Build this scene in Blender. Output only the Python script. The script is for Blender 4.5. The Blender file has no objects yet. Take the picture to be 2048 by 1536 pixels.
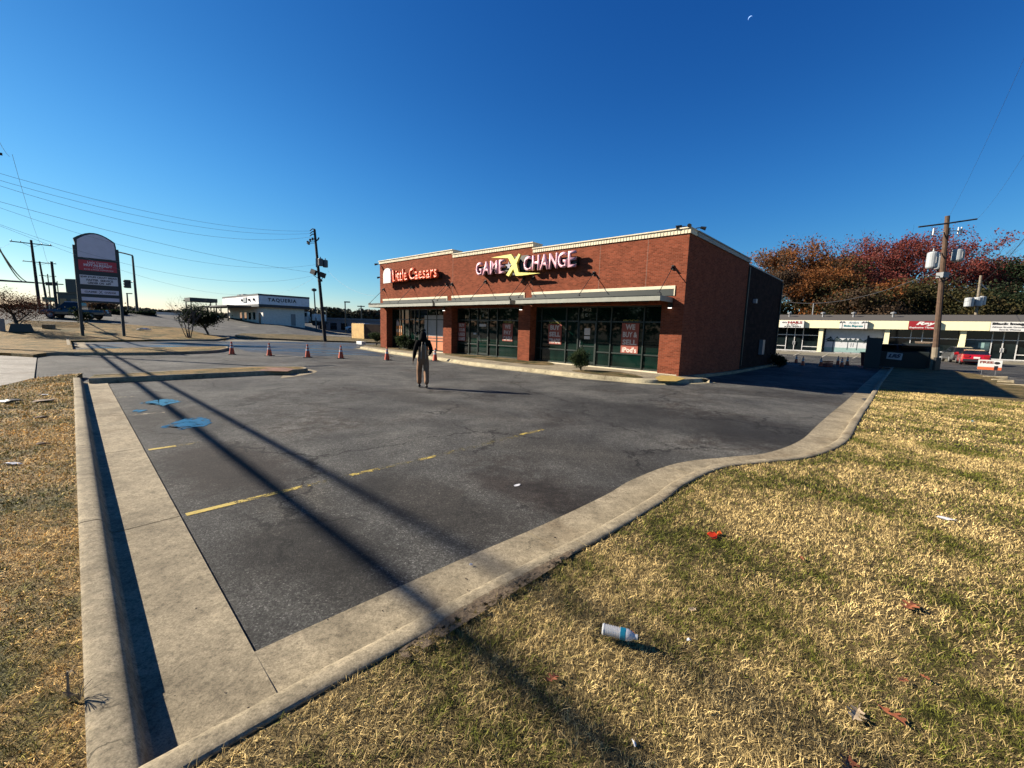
import bpy, bmesh, math, random
import numpy as np
from mathutils import Vector, Matrix
R = math.radians
rng = random.Random(7)
nrng = np.random.default_rng(11)
S = bpy.context.scene

# ---------------------------------------------------------------- camera
FPX, PITCH, ROLL, CX, CY, EYE = 852.0, 0.1275, 0.030, 1024.0, 768.0, 1.8
_c, _s, _cr, _sr = math.cos(PITCH), math.sin(PITCH), math.cos(ROLL), math.sin(ROLL)
def _cam(v):
    x, y, z = v
    X = x; Z = y*_c - z*_s; Y = -(z*_c + y*_s)
    return (X*_cr - Y*_sr, X*_sr + Y*_cr, Z)
CM = np.array([_cam(e) for e in np.eye(3)]).T          # world -> camera (x right, y down, z forward)
cd = bpy.data.cameras.new('camera'); cam = bpy.data.objects.new('camera', cd); S.collection.objects.link(cam)
cd.sensor_width = 36.0; cd.lens = 36.0*FPX/2048.0; cd.clip_start = 0.05; cd.clip_end = 6000
rt, up_, bk = CM[0], -CM[1], -CM[2]
cam.matrix_world = Matrix(((rt[0], up_[0], bk[0], 0), (rt[1], up_[1], bk[1], 0), (rt[2], up_[2], bk[2], EYE), (0, 0, 0, 1)))
S.camera = cam

# ---------------------------------------------------------------- world, sun, exposure
SUN_AZ, SUN_EL = R(-12.0), R(28.0)      # SUN_AZ: direction in which shadows fall, from +X
sdir = Vector((math.cos(SUN_AZ)*math.cos(SUN_EL), math.sin(SUN_AZ)*math.cos(SUN_EL), -math.sin(SUN_EL)))
W = bpy.data.worlds.new('World'); S.world = W; W.use_nodes = True
wn = W.node_tree.nodes; wl = W.node_tree.links
bgn = wn['Background']; sky = wn.new('ShaderNodeTexSky'); sky.sky_type = 'NISHITA'; sky.sun_disc = False
sky.sun_elevation = SUN_EL
tosun = -sdir
sky.sun_rotation = math.atan2(tosun.x, tosun.y)
sky.air_density = 1.0; sky.dust_density = 0.1; sky.ozone_density = 4.0; sky.altitude = 300
# clear dry-air sky: per-channel tone response of the sky colour, fitted to the deep winter blue
WS, EXPO = 0.06, 1.45
spx = wn.new('ShaderNodeSeparateColor'); cbx = wn.new('ShaderNodeCombineColor'); wl.new(sky.outputs[0], spx.inputs[0])
for k_, (g_, m_) in enumerate(((1.957, 0.0188), (1.340, 0.0561), (0.886, 0.1369))):
    a_ = wn.new('ShaderNodeMath'); a_.operation = 'POWER'; a_.inputs[1].default_value = g_; wl.new(spx.outputs[k_], a_.inputs[0])
    c_ = wn.new('ShaderNodeMath'); c_.operation = 'MULTIPLY'; c_.inputs[1].default_value = m_/(WS*2**EXPO); wl.new(a_.outputs[0], c_.inputs[0]); wl.new(c_.outputs[0], cbx.inputs[k_])
tcw = wn.new('ShaderNodeTexCoord'); szw = wn.new('ShaderNodeSeparateXYZ'); wl.new(tcw.outputs['Generated'], szw.inputs[0])
crw = wn.new('ShaderNodeValToRGB'); wl.new(szw.outputs[2], crw.inputs[0]); crw.color_ramp.interpolation = 'B_SPLINE'
for q_, (p_, v_) in enumerate(((0.05, 1.0), (0.26, 1.22), (0.45, 1.08), (0.8, 1.0))):
    e_ = crw.color_ramp.elements[q_] if q_ < 2 else crw.color_ramp.elements.new(p_); e_.position = p_; e_.color = (v_/1.25, v_/1.25, v_/1.25, 1)
mxw = wn.new('ShaderNodeMix'); mxw.data_type = 'RGBA'; mxw.blend_type = 'MULTIPLY'; mxw.inputs[0].default_value = 1.0; wl.new(cbx.outputs[0], mxw.inputs[6]); wl.new(crw.outputs[0], mxw.inputs[7])
wl.new(mxw.outputs[2], bgn.inputs[0]); bgn.inputs[1].default_value = WS*1.25
sl = bpy.data.lights.new('sun', 'SUN'); sl.energy = 5.0; sl.angle = R(0.5); sl.color = (1.0, 0.89, 0.73)
so = bpy.data.objects.new('sun', sl); S.collection.objects.link(so)
so.rotation_euler = sdir.to_track_quat('-Z', 'Y').to_euler()
S.view_settings.view_transform = 'Standard'; S.view_settings.look = 'None'
S.view_settings.exposure = EXPO; S.view_settings.gamma = 1.0
S.cycles.max_bounces = 6; S.cycles.diffuse_bounces = 1; S.cycles.use_denoising = True
S.cycles.caustics_reflective = False; S.cycles.caustics_refractive = False

# ---------------------------------------------------------------- terrain and picture-to-ground helpers
FA = 2.405
FV = np.array([math.cos(FA), math.sin(FA)])            # along the shop front, leftwards
EV = np.array([math.sin(FA), -math.cos(FA)])           # away from the street, to the right
def sm(t): t = np.clip(t, 0, 1); return t*t*(3-2*t)
def T(x, y):
    x = np.asarray(x, float); y = np.asarray(y, float)
    z = -0.15 - 0.25*sm((x-5)/9.0)*(1-0.8*sm((x-20)/12.0))
    u = x*FV[0] + y*FV[1]
    az = np.degrees(np.arctan2(x, np.maximum(y, 0.1)))
    slope = 0.085*sm((-30-az)/14.0) + 0.045*sm((-20.5-az)/9.0)*(1-sm((-30-az)/14.0))
    z = z + np.minimum(np.maximum(u-47.5, 0)*slope, 2.6)
    far = sm((np.hypot(x, y)-130)/300.0)
    return z + far*np.where(az > -20, 3.0, 0.5)*0
def ray(px, py):
    return CM.T @ np.array([px-CX, py-CY, FPX])
def G(px, py, z=0.0):
    r = ray(px, py); t = (z-EYE)/r[2]; return (r[0]*t, r[1]*t)
def gz(px, py, off=0.0):
    r = ray(px, py); r = r/np.hypot(r[0], r[1]); t = 0.5; dt = 0.25
    while t < 400:
        if EYE + r[2]*t < float(T(r[0]*t, r[1]*t)) + off: break
        t += dt; dt = 0.05 + t*0.01
    lo, hi = t-dt, t
    for _ in range(25):
        m = (lo+hi)/2
        if EYE + r[2]*m < float(T(r[0]*m, r[1]*m)) + off: hi = m
        else: lo = m
    return (r[0]*hi, r[1]*hi)
def ap(px, py, Y):
    r = ray(px, py); k = Y/r[1]; return Vector((r[0]*k, Y, EYE + r[2]*k))

class Frame:
    """a vertical-plane frame: local x along the wall, local y into it"""
    def __init__(s, ox, oy, oz, ang):
        s.o = np.array([ox, oy]); s.oz = oz; s.ang = ang
        s.X = np.array([math.cos(ang), math.sin(ang)]); s.Y = np.array([-math.sin(ang), math.cos(ang)])
    def pix(s, px, py, y=0.0):
        r = ray(px, py); q = s.o + s.Y*y
        t, k = np.linalg.solve(np.array([[r[0], -s.X[0]], [r[1], -s.X[1]]]), q)
        return k, EYE + r[2]*t - s.oz
    def pixs(s, px, py, x=0.0):       # on the plane local x = const -> (local y, z)
        r = ray(px, py); q = s.o + s.X*x
        t, k = np.linalg.solve(np.array([[r[0], -s.Y[0]], [r[1], -s.Y[1]]]), q)
        return k, EYE + r[2]*t - s.oz

# ---------------------------------------------------------------- object helpers
def link(o, parent=None):
    S.collection.objects.link(o)
    if parent is not None: o.parent = parent
    return o
def tag(o, label=None, cat=None, group=None, kind=None):
    if label: o['label'] = label
    if cat: o['category'] = cat
    if group: o['group'] = group
    if kind: o['kind'] = kind
    return o
def empty(name, loc, rz=0.0, label=None, cat=None, group=None):
    o = bpy.data.objects.new(name, None); o.empty_display_size = 0.2
    o.location = loc; o.rotation_euler = (0, 0, rz); link(o)
    return tag(o, label, cat, group)
def copy_tree(o, parent=None):
    c = o.copy(); S.collection.objects.link(c); c.parent = parent
    for ch in list(o.children): copy_tree(ch, c)
    return c

class MB:
    def __init__(s): s.v = []; s.f = []
    def add(s, vs, fs):
        b = len(s.v); s.v += [tuple(v) for v in vs]; s.f += [tuple(i+b for i in f) for f in fs]; return s
    def box(s, x0, x1, y0, y1, z0, z1):
        vs = [(x, y, z) for z in (z0, z1) for x, y in ((x0, y0), (x1, y0), (x1, y1), (x0, y1))]
        return s.add(vs, [(3, 2, 1, 0), (4, 5, 6, 7), (0, 1, 5, 4), (1, 2, 6, 5), (2, 3, 7, 6), (3, 0, 4, 7)])
    def obox(s, c, half, mat):
        vs = []
        for z in (-1, 1):
            for x, y in ((-1, -1), (1, -1), (1, 1), (-1, 1)):
                vs.append(tuple(Vector(c) + mat @ Vector((x*half[0], y*half[1], z*half[2]))))
        return s.add(vs, [(3, 2, 1, 0), (4, 5, 6, 7), (0, 1, 5, 4), (1, 2, 6, 5), (2, 3, 7, 6), (3, 0, 4, 7)])
    def prism_xz(s, poly, y0, y1):    # polygon in (x,z) extruded along y
        n = len(poly)
        vs = [(x, y0, z) for x, z in poly] + [(x, y1, z) for x, z in poly]
        return s.add(vs, [tuple(range(n)), tuple(range(2*n-1, n-1, -1))] + [(i, i+n, (i+1) % n+n, (i+1) % n) for i in range(n)])
    def prism_xy(s, poly, z0, z1):
        n = len(poly)
        vs = [(x, y, z0) for x, y in poly] + [(x, y, z1) for x, y in poly]
        return s.add(vs, [tuple(range(n-1, -1, -1)), tuple(range(n, 2*n))] + [(i, (i+1) % n, (i+1) % n+n, i+n) for i in range(n)])
    def tube(s, p0, p1, r0, r1=None, n=8, cap=True):
        r1 = r0 if r1 is None else r1
        p0 = Vector(p0); p1 = Vector(p1); d = (p1-p0)
        if d.length < 1e-6: return s
        d.normalize(); a = d.orthogonal().normalized(); b = d.cross(a)
        vs = []
        for p, r in ((p0, r0), (p1, r1)):
            for i in range(n):
                t = 2*math.pi*i/n; vs.append(tuple(p + a*(r*math.cos(t)) + b*(r*math.sin(t))))
        fs = [(i, (i+1) % n, (i+1) % n+n, i+n) for i in range(n)]
        if cap: fs += [tuple(range(n-1, -1, -1)), tuple(range(n, 2*n))]
        return s.add(vs, fs)
    def path(s, pts, r, n=6, r1=None):
        pts = [Vector(p) for p in pts]; m = len(pts); b0 = len(s.v); a = None
        for k, p in enumerate(pts):
            d = (pts[min(k+1, m-1)] - pts[max(k-1, 0)]).normalized()
            if a is None: a = d.orthogonal().normalized()
            a = (a - d*a.dot(d)).normalized(); bb = d.cross(a)
            rr = r if r1 is None else r + (r1-r)*k/(m-1)
            for i in range(n):
                t = 2*math.pi*i/n; s.v.append(tuple(p + a*(rr*math.cos(t)) + bb*(rr*math.sin(t))))
        for k in range(m-1):
            for i in range(n):
                s.f.append((b0+k*n+i, b0+k*n+(i+1) % n, b0+(k+1)*n+(i+1) % n, b0+(k+1)*n+i))
        s.f.append(tuple(b0+i for i in range(n-1, -1, -1))); s.f.append(tuple(b0+(m-1)*n+i for i in range(n)))
        return s
    def lathe(s, prof, n=16, origin=(0, 0, 0), mat=None):   # prof: (r,z)
        o = Vector(origin); b0 = len(s.v)
        for r, z in prof:
            for i in range(n):
                t = 2*math.pi*i/n; v = Vector((r*math.cos(t), r*math.sin(t), z))
                if mat is not None: v = mat @ v
                s.v.append(tuple(o+v))
        for k in range(len(prof)-1):
            for i in range(n):
                s.f.append((b0+k*n+i, b0+k*n+(i+1) % n, b0+(k+1)*n+(i+1) % n, b0+(k+1)*n+i))
        s.f.append(tuple(b0+i for i in range(n-1, -1, -1))); s.f.append(tuple(b0+(len(prof)-1)*n+i for i in range(n)))
        return s
    def mesh(s, name, mat=None, smooth=False):
        me = bpy.data.meshes.new(name); me.from_pydata(s.v, [], s.f); me.update()
        if mat: me.materials.append(mat)
        if smooth: me.polygons.foreach_set('use_smooth', [True]*len(me.polygons))
        return me
    def build(s, name, mat, parent=None, loc=None, rz=None, smooth=False, label=None, cat=None, group=None, kind=None, bevel=0):
        o = bpy.data.objects.new(name, s.mesh(name, mat, smooth)); link(o, parent)
        if loc is not None: o.location = loc
        if rz is not None: o.rotation_euler = (0, 0, rz)
        if bevel:
            m = o.modifiers.new('b', 'BEVEL'); m.width = bevel; m.segments = 2; m.limit_method = 'ANGLE'
        return tag(o, label, cat, group, kind)

def np_mesh(name, V, F4, mat):
    """V (n,3), F (m,k) equal-sized faces"""
    me = bpy.data.meshes.new(name); k = F4.shape[1]
    me.vertices.add(len(V)); me.vertices.foreach_set('co', np.ascontiguousarray(V, np.float32).ravel())
    me.loops.add(F4.size); me.loops.foreach_set('vertex_index', np.ascontiguousarray(F4, np.int32).ravel())
    me.polygons.add(len(F4)); me.polygons.foreach_set('loop_start', np.arange(0, F4.size, k, dtype=np.int32))
    me.update(calc_edges=True)
    me.materials.append(mat); return me

# ---------------------------------------------------------------- materials
def nd(nt, t, **kw):
    n = nt.nodes.new(t)
    for k, v in kw.items(): setattr(n, k, v)
    return n
def newmat(name):
    m = bpy.data.materials.new(name); m.use_nodes = True
    nt = m.node_tree; return m, nt, nt.nodes['Principled BSDF']
def ramp(nt, src, stops):
    r = nd(nt, 'ShaderNodeValToRGB'); e = r.color_ramp.elements
    while len(e) < len(stops): e.new(0.5)
    for i, (p, c) in enumerate(stops):
        e[i].position = p; e[i].color = (c[0], c[1], c[2], 1) if hasattr(c, '__len__') else (c, c, c, 1)
    nt.links.new(src, r.inputs[0]); return r.outputs[0]
def noise(nt, vec, scale, detail=4, rough=0.6, dist=0.0):
    n = nd(nt, 'ShaderNodeTexNoise'); n.inputs['Scale'].default_value = scale
    n.inputs['Detail'].default_value = detail; n.inputs['Roughness'].default_value = rough
    n.inputs['Distortion'].default_value = dist
    if vec is not None: nt.links.new(vec, n.inputs['Vector'])
    return n.outputs['Fac']
def mix(nt, f, a, b, mode='MIX'):
    m = nd(nt, 'ShaderNodeMix', data_type='RGBA', blend_type=mode)
    for inp, v in ((0, f), (6, a), (7, b)):
        if isinstance(v, (int, float)): m.inputs[inp].default_value = v if inp == 0 else (v, v, v, 1)
        elif isinstance(v, tuple): m.inputs[inp].default_value = (*v, 1)
        else: nt.links.new(v, m.inputs[inp])
    return m.outputs[2]
def bump(nt, bsdf, h, strength=0.4, dist=0.01):
    b = nd(nt, 'ShaderNodeBump'); b.inputs['Strength'].default_value = strength; b.inputs['Distance'].default_value = dist
    nt.links.new(h, b.inputs['Height']); nt.links.new(b.outputs[0], bsdf.inputs['Normal'])
def pos(nt, obj=False):
    if obj: return nd(nt, 'ShaderNodeTexCoord').outputs['Object']
    return nd(nt, 'ShaderNodeNewGeometry').outputs['Position']
def plain(name, col, rough=0.6, metal=0.0, var=0.12, scale=3.0, spec=0.5, emit=0, bmp=0.0):
    col = tuple(x*(0.53 if max(col) < 0.56 else 0.72) for x in col)
    m, nt, b = newmat(name); p = pos(nt, True)
    n = noise(nt, p, scale, 5)
    c = ramp(nt, n, [(0.3, tuple(x*(1-var) for x in col)), (0.7, tuple(min(1, x*(1+var)) for x in col))])
    nt.links.new(c, b.inputs['Base Color']); b.inputs['Roughness'].default_value = rough
    b.inputs['Metallic'].default_value = metal; b.inputs['Specular IOR Level'].default_value = spec
    if emit:
        b.inputs['Emission Color'].default_value = (*col, 1); b.inputs['Emission Strength'].default_value = emit
    if bmp: bump(nt, b, noise(nt, p, scale*8, 3), bmp, 0.01)
    return m

def ramp_s(nt, src, a, b_):
    m = nd(nt, 'ShaderNodeMapRange', interpolation_type='SMOOTHSTEP'); m.inputs['From Min'].default_value = a; m.inputs['From Max'].default_value = b_
    m.inputs['To Min'].default_value = 0.9; m.inputs['To Max'].default_value = 0.0; nt.links.new(src, m.inputs['Value']); return m.outputs[0]
def mat_asphalt(name, base=0.062, rough=0.85, stains=True, wet=0.0):
    m, nt, b = newmat(name); p = pos(nt)
    fine = noise(nt, p, 48, 5, 0.9); med = noise(nt, p, 14, 5, 0.75); big = noise(nt, p, 0.42, 6, 0.62, 0.6); mid = noise(nt, p, 1.7, 6, 0.72, 0.4)
    c1 = ramp(nt, big, [(0.34, (base*.50, base*.50, base*.49)), (0.5, (base*.97, base*.96, base*.89)), (0.66, (base*1.5, base*1.46, base*1.32))])
    c1 = mix(nt, 0.85, c1, ramp(nt, mid, [(0.33, 0.62), (0.5, 1.0), (0.68, 1.28)]), 'MULTIPLY')
    sp = ramp(nt, fine, [(0.38, 0.22), (0.5, 0.85), (0.60, 1.4), (0.68, 4.5)])
    c2 = mix(nt, 0.85, c1, sp, 'MULTIPLY')
    c2 = mix(nt, 0.85, c2, ramp(nt, med, [(0.33, 0.55), (0.67, 1.35)]), 'MULTIPLY')
    vs = nd(nt, 'ShaderNodeTexVoronoi'); vs.inputs['Scale'].default_value = 95; nt.links.new(p, vs.inputs['Vector'])
    sc_ = nd(nt, 'ShaderNodeSeparateColor'); nt.links.new(vs.outputs['Color'], sc_.inputs[0])
    c2 = mix(nt, 1.0, c2, ramp(nt, sc_.outputs[0], [(0.0, 0.55), (0.5, 0.95), (0.90, 1.15), (0.975, 2.4)]), 'MULTIPLY')
    if stains:
        st = ramp(nt, noise(nt, p, 3.6, 7, 0.75, 0.5), [(0.42, (1, 1, 1)), (0.56, (0.40, 0.33, 0.29))])
        msk = ramp(nt, noise(nt, p, 0.30, 3, 0.5), [(0.50, 0.0), (0.60, 0.9)])
        c2 = mix(nt, msk, c2, mix(nt, 1.0, c2, st, 'MULTIPLY'))
        vo = nd(nt, 'ShaderNodeTexVoronoi', feature='DISTANCE_TO_EDGE'); vo.inputs['Scale'].default_value = 0.36
        dm = nd(nt, 'ShaderNodeVectorMath', operation='ADD'); nz = nd(nt, 'ShaderNodeTexNoise'); nz.inputs['Scale'].default_value = 1.4; nz.inputs['Detail'].default_value = 8; nz.inputs['Roughness'].default_value = 0.7
        nt.links.new(p, nz.inputs['Vector']); nt.links.new(p, dm.inputs[0]); nt.links.new(nz.outputs['Color'], dm.inputs[1]); nt.links.new(dm.outputs[0], vo.inputs['Vector'])
        ck = ramp(nt, vo.outputs['Distance'], [(0.004, 0.12), (0.012, 1.0)])
        ckm = ramp(nt, noise(nt, p, 0.5, 2), [(0.44, 0.0), (0.50, 1.0)])
        c2 = mix(nt, ckm, c2, mix(nt, 1.0, c2, ck, 'MULTIPLY'))
        # oil and tyre stains, plus one broad darker patch, at their places on the lot
        for (px_, py_), rx_, ry_, an_, col_ in (((455, 935), 1.5, .7, .7, (.26, .18, .15)), ((610, 1100), .75, 0.5, .7, (.30, .27, .25)), ((860, 1010), 1.3, .5, .6, (.36, .33, .31)), ((1040, 985), .8, .35, .5, (.42, .34, .32)), ((1400, 850), 4.2, 1.6, .75, (.33, .34, .36)), ((700, 1175), .5, .3, .7, (.5, .48, .46)), ((340, 845), 1.5, .8, .7, (.45, .42, .40)), ((1130, 905), 1.6, .8, .5, (.6, .58, .56)), ((870, 810), 3.0, .5, .4, (.65, .62, .6)), ((600, 1010), .5, .35, .2, (1.25, 1.2, 1.1)), ((1180, 1010), .8, .5, .3, (.55, .5, .48))):
            r_ = ray(px_, py_); t_ = (-0.2-EYE)/r_[2]
            mp_n = nd(nt, 'ShaderNodeMapping', vector_type='TEXTURE'); mp_n.inputs['Location'].default_value = (r_[0]*t_, r_[1]*t_, 0); mp_n.inputs['Rotation'].default_value = (0, 0, math.pi/2-an_ if False else -math.pi/4+an_*0.2); mp_n.inputs['Scale'].default_value = (rx_*1.25, ry_*1.25, 1e3)
            nt.links.new(dmp.outputs[0] if 'dmp' in dir() else p, mp_n.inputs[0])
            ln_ = nd(nt, 'ShaderNodeVectorMath', operation='LENGTH'); nt.links.new(mp_n.outputs[0], ln_.inputs[0])
            ad_ = nd(nt, 'ShaderNodeMath', operation='MULTIPLY_ADD'); nt.links.new(noise(nt, p, 2.8, 7, 0.8), ad_.inputs[0]); ad_.inputs[1].default_value = 1.5; nt.links.new(ln_.outputs['Value'], ad_.inputs[2])
            c2 = mix(nt, ramp(nt, ad_.outputs[0], [(1.25/3, 1.0), (0.78, 0.0)]) if False else ramp_s(nt, ad_.outputs[0], 1.15, 1.95), c2, mix(nt, 1.0, c2, col_, 'MULTIPLY'))
    nt.links.new(c2, b.inputs['Base Color']); b.inputs['Roughness'].default_value = rough
    b.inputs['Specular IOR Level'].default_value = 0.3
    bump(nt, b, noise(nt, p, 60, 4, 0.85), 1.0, 0.02)
    return m
def mat_concrete(name, col=(0.40, 0.34, 0.25), sc=1.0, stain=0.6):
    m, nt, b = newmat(name); p = pos(nt)
    f = noise(nt, p, 85*sc, 5, 0.9); md = noise(nt, p, 9*sc, 6, 0.7); bg = noise(nt, p, 1.1*sc, 5, 0.65, 0.5)
    c = ramp(nt, bg, [(0.3, tuple(x*.62 for x in col)), (0.52, col), (0.72, tuple(x*1.2 for x in col))])
    c = mix(nt, 0.7, c, ramp(nt, f, [(0.34, 0.30), (0.5, 1.0), (0.66, 1.5)]), 'MULTIPLY')
    c = mix(nt, stain, c, ramp(nt, md, [(0.34, 0.55), (0.6, 1.15)]), 'MULTIPLY')
    c = mix(nt, 0.8, c, ramp(nt, noise(nt, p, 28*sc, 5, 0.8), [(0.36, 0.55), (0.5, 1.0), (0.66, 1.25)]), 'MULTIPLY')
    c = mix(nt, ramp(nt, noise(nt, p, 0.7, 6, 0.7), [(0.52, 0.0), (0.66, 0.75)]), c, mix(nt, 1.0, c, (0.55, 0.50, 0.46), 'MULTIPLY'))
    hv = nd(nt, 'ShaderNodeTexVoronoi', feature='DISTANCE_TO_EDGE'); hv.inputs['Scale'].default_value = 0.8; dv = nd(nt, 'ShaderNodeVectorMath', operation='ADD'); nz = nd(nt, 'ShaderNodeTexNoise'); nz.inputs['Scale'].default_value = 2.5; nz.inputs['Detail'].default_value = 7
    nt.links.new(p, nz.inputs['Vector']); nt.links.new(p, dv.inputs[0]); nt.links.new(nz.outputs['Color'], dv.inputs[1]); nt.links.new(dv.outputs[0], hv.inputs['Vector'])
    c = mix(nt, ramp(nt, noise(nt, p, 0.45, 2), [(0.56, 0.0), (0.6, 0.9)]), c, mix(nt, 1.0, c, ramp(nt, hv.outputs['Distance'], [(0.003, 0.3), (0.009, 1.0)]), 'MULTIPLY'))
    nt.links.new(c, b.inputs['Base Color']); b.inputs['Roughness'].default_value = 0.9
    b.inputs['Specular IOR Level'].default_value = 0.2
    bump(nt, b, f, 0.55, 0.006)
    return m
def mat_brick(name, col=(0.165, 0.046, 0.024), mortar=(0.20, 0.085, 0.055), bw=0.2, bh=0.068, light=1.0):
    m, nt, b = newmat(name); p = pos(nt, True)
    sp = nd(nt, 'ShaderNodeSeparateXYZ'); nt.links.new(p, sp.inputs[0])
    ad = nd(nt, 'ShaderNodeMath', operation='ADD'); nt.links.new(sp.outputs[0], ad.inputs[0]); nt.links.new(sp.outputs[1], ad.inputs[1])
    cb = nd(nt, 'ShaderNodeCombineXYZ'); nt.links.new(ad.outputs[0], cb.inputs[0]); nt.links.new(sp.outputs[2], cb.inputs[1])
    br = nd(nt, 'ShaderNodeTexBrick'); nt.links.new(cb.outputs[0], br.inputs['Vector'])
    br.inputs['Scale'].default_value = 1.0; br.inputs['Brick Width'].default_value = bw; br.inputs['Row Height'].default_value = bh
    br.inputs['Mortar Size'].default_value = 0.007; br.inputs['Mortar Smooth'].default_value = 0.3; br.inputs['Bias'].default_value = 0.0
    br.inputs['Color1'].default_value = (*[x*0.72*light for x in col], 1); br.inputs['Color2'].default_value = (*[x*1.3*light for x in col], 1)
    br.inputs['Mortar'].default_value = (*mortar, 1)
    n = noise(nt, p, 1.3, 6, 0.7); c = mix(nt, 0.6, br.outputs['Color'], ramp(nt, n, [(0.3, 0.75), (0.7, 1.25)]), 'MULTIPLY')
    nt.links.new(c, b.inputs['Base Color']); b.inputs['Roughness'].default_value = 0.95; b.inputs['Specular IOR Level'].default_value = 0.06
    inv = nd(nt, 'ShaderNodeMath', operation='SUBTRACT'); inv.inputs[0].default_value = 1.0; nt.links.new(br.outputs['Fac'], inv.inputs[1])
    bump(nt, b, inv.outputs[0], 0.6, 0.006)
    return m
def mat_leaf(name, cols, transl=0.35, varsc=0.25):
    m, nt, b = newmat(name); p = pos(nt)
    ri = nd(nt, 'ShaderNodeNewGeometry').outputs['Random Per Island']
    n = noise(nt, p, varsc, 3)
    a = nd(nt, 'ShaderNodeMath', operation='MULTIPLY_ADD'); nt.links.new(ri, a.inputs[0]); a.inputs[1].default_value = 0.55
    s2 = nd(nt, 'ShaderNodeMath', operation='MULTIPLY_ADD'); nt.links.new(n, s2.inputs[0]); s2.inputs[1].default_value = 1.4; s2.inputs[2].default_value = -0.45
    nt.links.new(s2.outputs[0], a.inputs[2])
    k = len(cols); c = ramp(nt, a.outputs[0], [(i/(k-1), cc) for i, cc in enumerate(cols)])
    nt.links.new(c, b.inputs['Base Color']); b.inputs['Roughness'].default_value = 0.7; b.inputs['Specular IOR Level'].default_value = 0.15
    if transl:
        tr = nd(nt, 'ShaderNodeBsdfTranslucent'); nt.links.new(c, tr.inputs[0])
        mx = nd(nt, 'ShaderNodeMixShader'); mx.inputs[0].default_value = transl
        nt.links.new(b.outputs[0], mx.inputs[1]); nt.links.new(tr.outputs[0], mx.inputs[2])
        nt.links.new(mx.outputs[0], nt.nodes['Material Output'].inputs[0])
    return m
def mat_grass(name, blade=True, straw=(0.47, 0.345, 0.145), green=(0.10, 0.105, 0.016), bias=0.085):
    m, nt, b = newmat(name); p = pos(nt)
    n1 = noise(nt, p, 0.9, 4, 0.6, 0.3); n2 = noise(nt, p, 5.5, 3, 0.6)
    s = nd(nt, 'ShaderNodeMath', operation='MULTIPLY_ADD'); nt.links.new(n2, s.inputs[0]); s.inputs[1].default_value = 0.55; nt.links.new(n1, s.inputs[2])
    if blade:
        ri = nd(nt, 'ShaderNodeNewGeometry').outputs['Random Per Island']
        s3 = nd(nt, 'ShaderNodeMath', operation='MULTIPLY_ADD'); nt.links.new(ri, s3.inputs[0]); s3.inputs[1].default_value = 0.30; nt.links.new(s.outputs[0], s3.inputs[2])
        k = s3.outputs[0]; off = 0.15
    else:
        k = s.outputs[0]; off = 0.0
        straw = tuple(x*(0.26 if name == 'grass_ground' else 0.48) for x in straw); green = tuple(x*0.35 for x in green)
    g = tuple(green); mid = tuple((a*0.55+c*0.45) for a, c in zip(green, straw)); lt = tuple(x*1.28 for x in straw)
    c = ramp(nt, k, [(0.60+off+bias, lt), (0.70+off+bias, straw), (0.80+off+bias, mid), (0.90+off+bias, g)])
    if blade:
        c = mix(nt, 0.9, c, ramp(nt, ri, [(0.0, 0.30), (0.45, 0.9), (1.0, 1.6)]), 'MULTIPLY')
        c = mix(nt, 0.9, c, ramp(nt, noise(nt, p, 16, 4, 0.7), [(0.38, 0.35), (0.5, 0.95), (0.64, 1.45)]), 'MULTIPLY')
    else:
        c = mix(nt, 0.8, c, ramp(nt, noise(nt, p, 60, 3, 0.8), [(0.35, 0.3), (0.6, 1.15)]), 'MULTIPLY')
        bump(nt, b, noise(nt, p, 45, 3, 0.8), 1.0, 0.03)
    nt.links.new(c, b.inputs['Base Color']); b.inputs['Roughness'].default_value = 0.75; b.inputs['Specular IOR Level'].default_value = 0.15
    return m

M = {}
M['asphalt'] = mat_asphalt('lot_asphalt', 0.068)
M['road'] = mat_asphalt('road_asphalt', 0.075, stains=False)
M['hill_asphalt'] = mat_asphalt('hill_asphalt', 0.06, stains=False)
M['strip_asphalt'] = mat_asphalt('strip_asphalt', 0.042, stains=False)
M['concrete'] = mat_concrete('curb_concrete', (0.255, 0.215, 0.145))
M['walk'] = mat_concrete('walk_concrete', (0.235, 0.20, 0.14))
M['apron'] = mat_concrete('apron_concrete', (0.25, 0.235, 0.205))
M['brick'] = mat_brick('red_brick')
M['brick_dark'] = mat_brick('dark_block', (0.026, 0.015, 0.012), (0.016, 0.010, 0.009), 0.4, 0.2)  # very dark even colour for the rear block walls
M['tan_block'] = mat_brick('tan_block', (0.24, 0.165, 0.105), (0.16, 0.12, 0.08), 0.4, 0.2)
M['cream'] = plain('cream_stone', (0.84, 0.73, 0.52), 0.8)
M['cap'] = plain('white_cap', (0.62, 0.60, 0.55), 0.5)
M['canopy'] = plain('canopy_grey_green', (0.42, 0.43, 0.36), 0.55, var=0.15)
M['canopy_dark'] = plain('canopy_dark_metal', (0.035, 0.045, 0.04), 0.5)
M['frame'] = plain('storefront_frame', (0.012, 0.028, 0.022), 0.45)
M['black'] = plain('black_metal', (0.012, 0.012, 0.013), 0.5)
M['white'] = plain('white_paint', (0.75, 0.75, 0.72), 0.5)
M['roof'] = plain('roof_membrane', (0.30, 0.30, 0.29), 0.9)
M['wood'] = plain('pole_wood', (0.13, 0.075, 0.045), 0.9, var=0.35, scale=6)
M['wood_dark'] = plain('pole_wood_dark', (0.035, 0.03, 0.028), 0.9, var=0.3, scale=6)
M['wood_pale'] = plain('pole_wood_pale', (0.30, 0.25, 0.18), 0.9, var=0.3, scale=6)
M['grey'] = plain('grey_metal', (0.30, 0.31, 0.32), 0.45)
M['lgrey'] = plain('transformer_grey', (0.50, 0.53, 0.55), 0.4)
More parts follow.
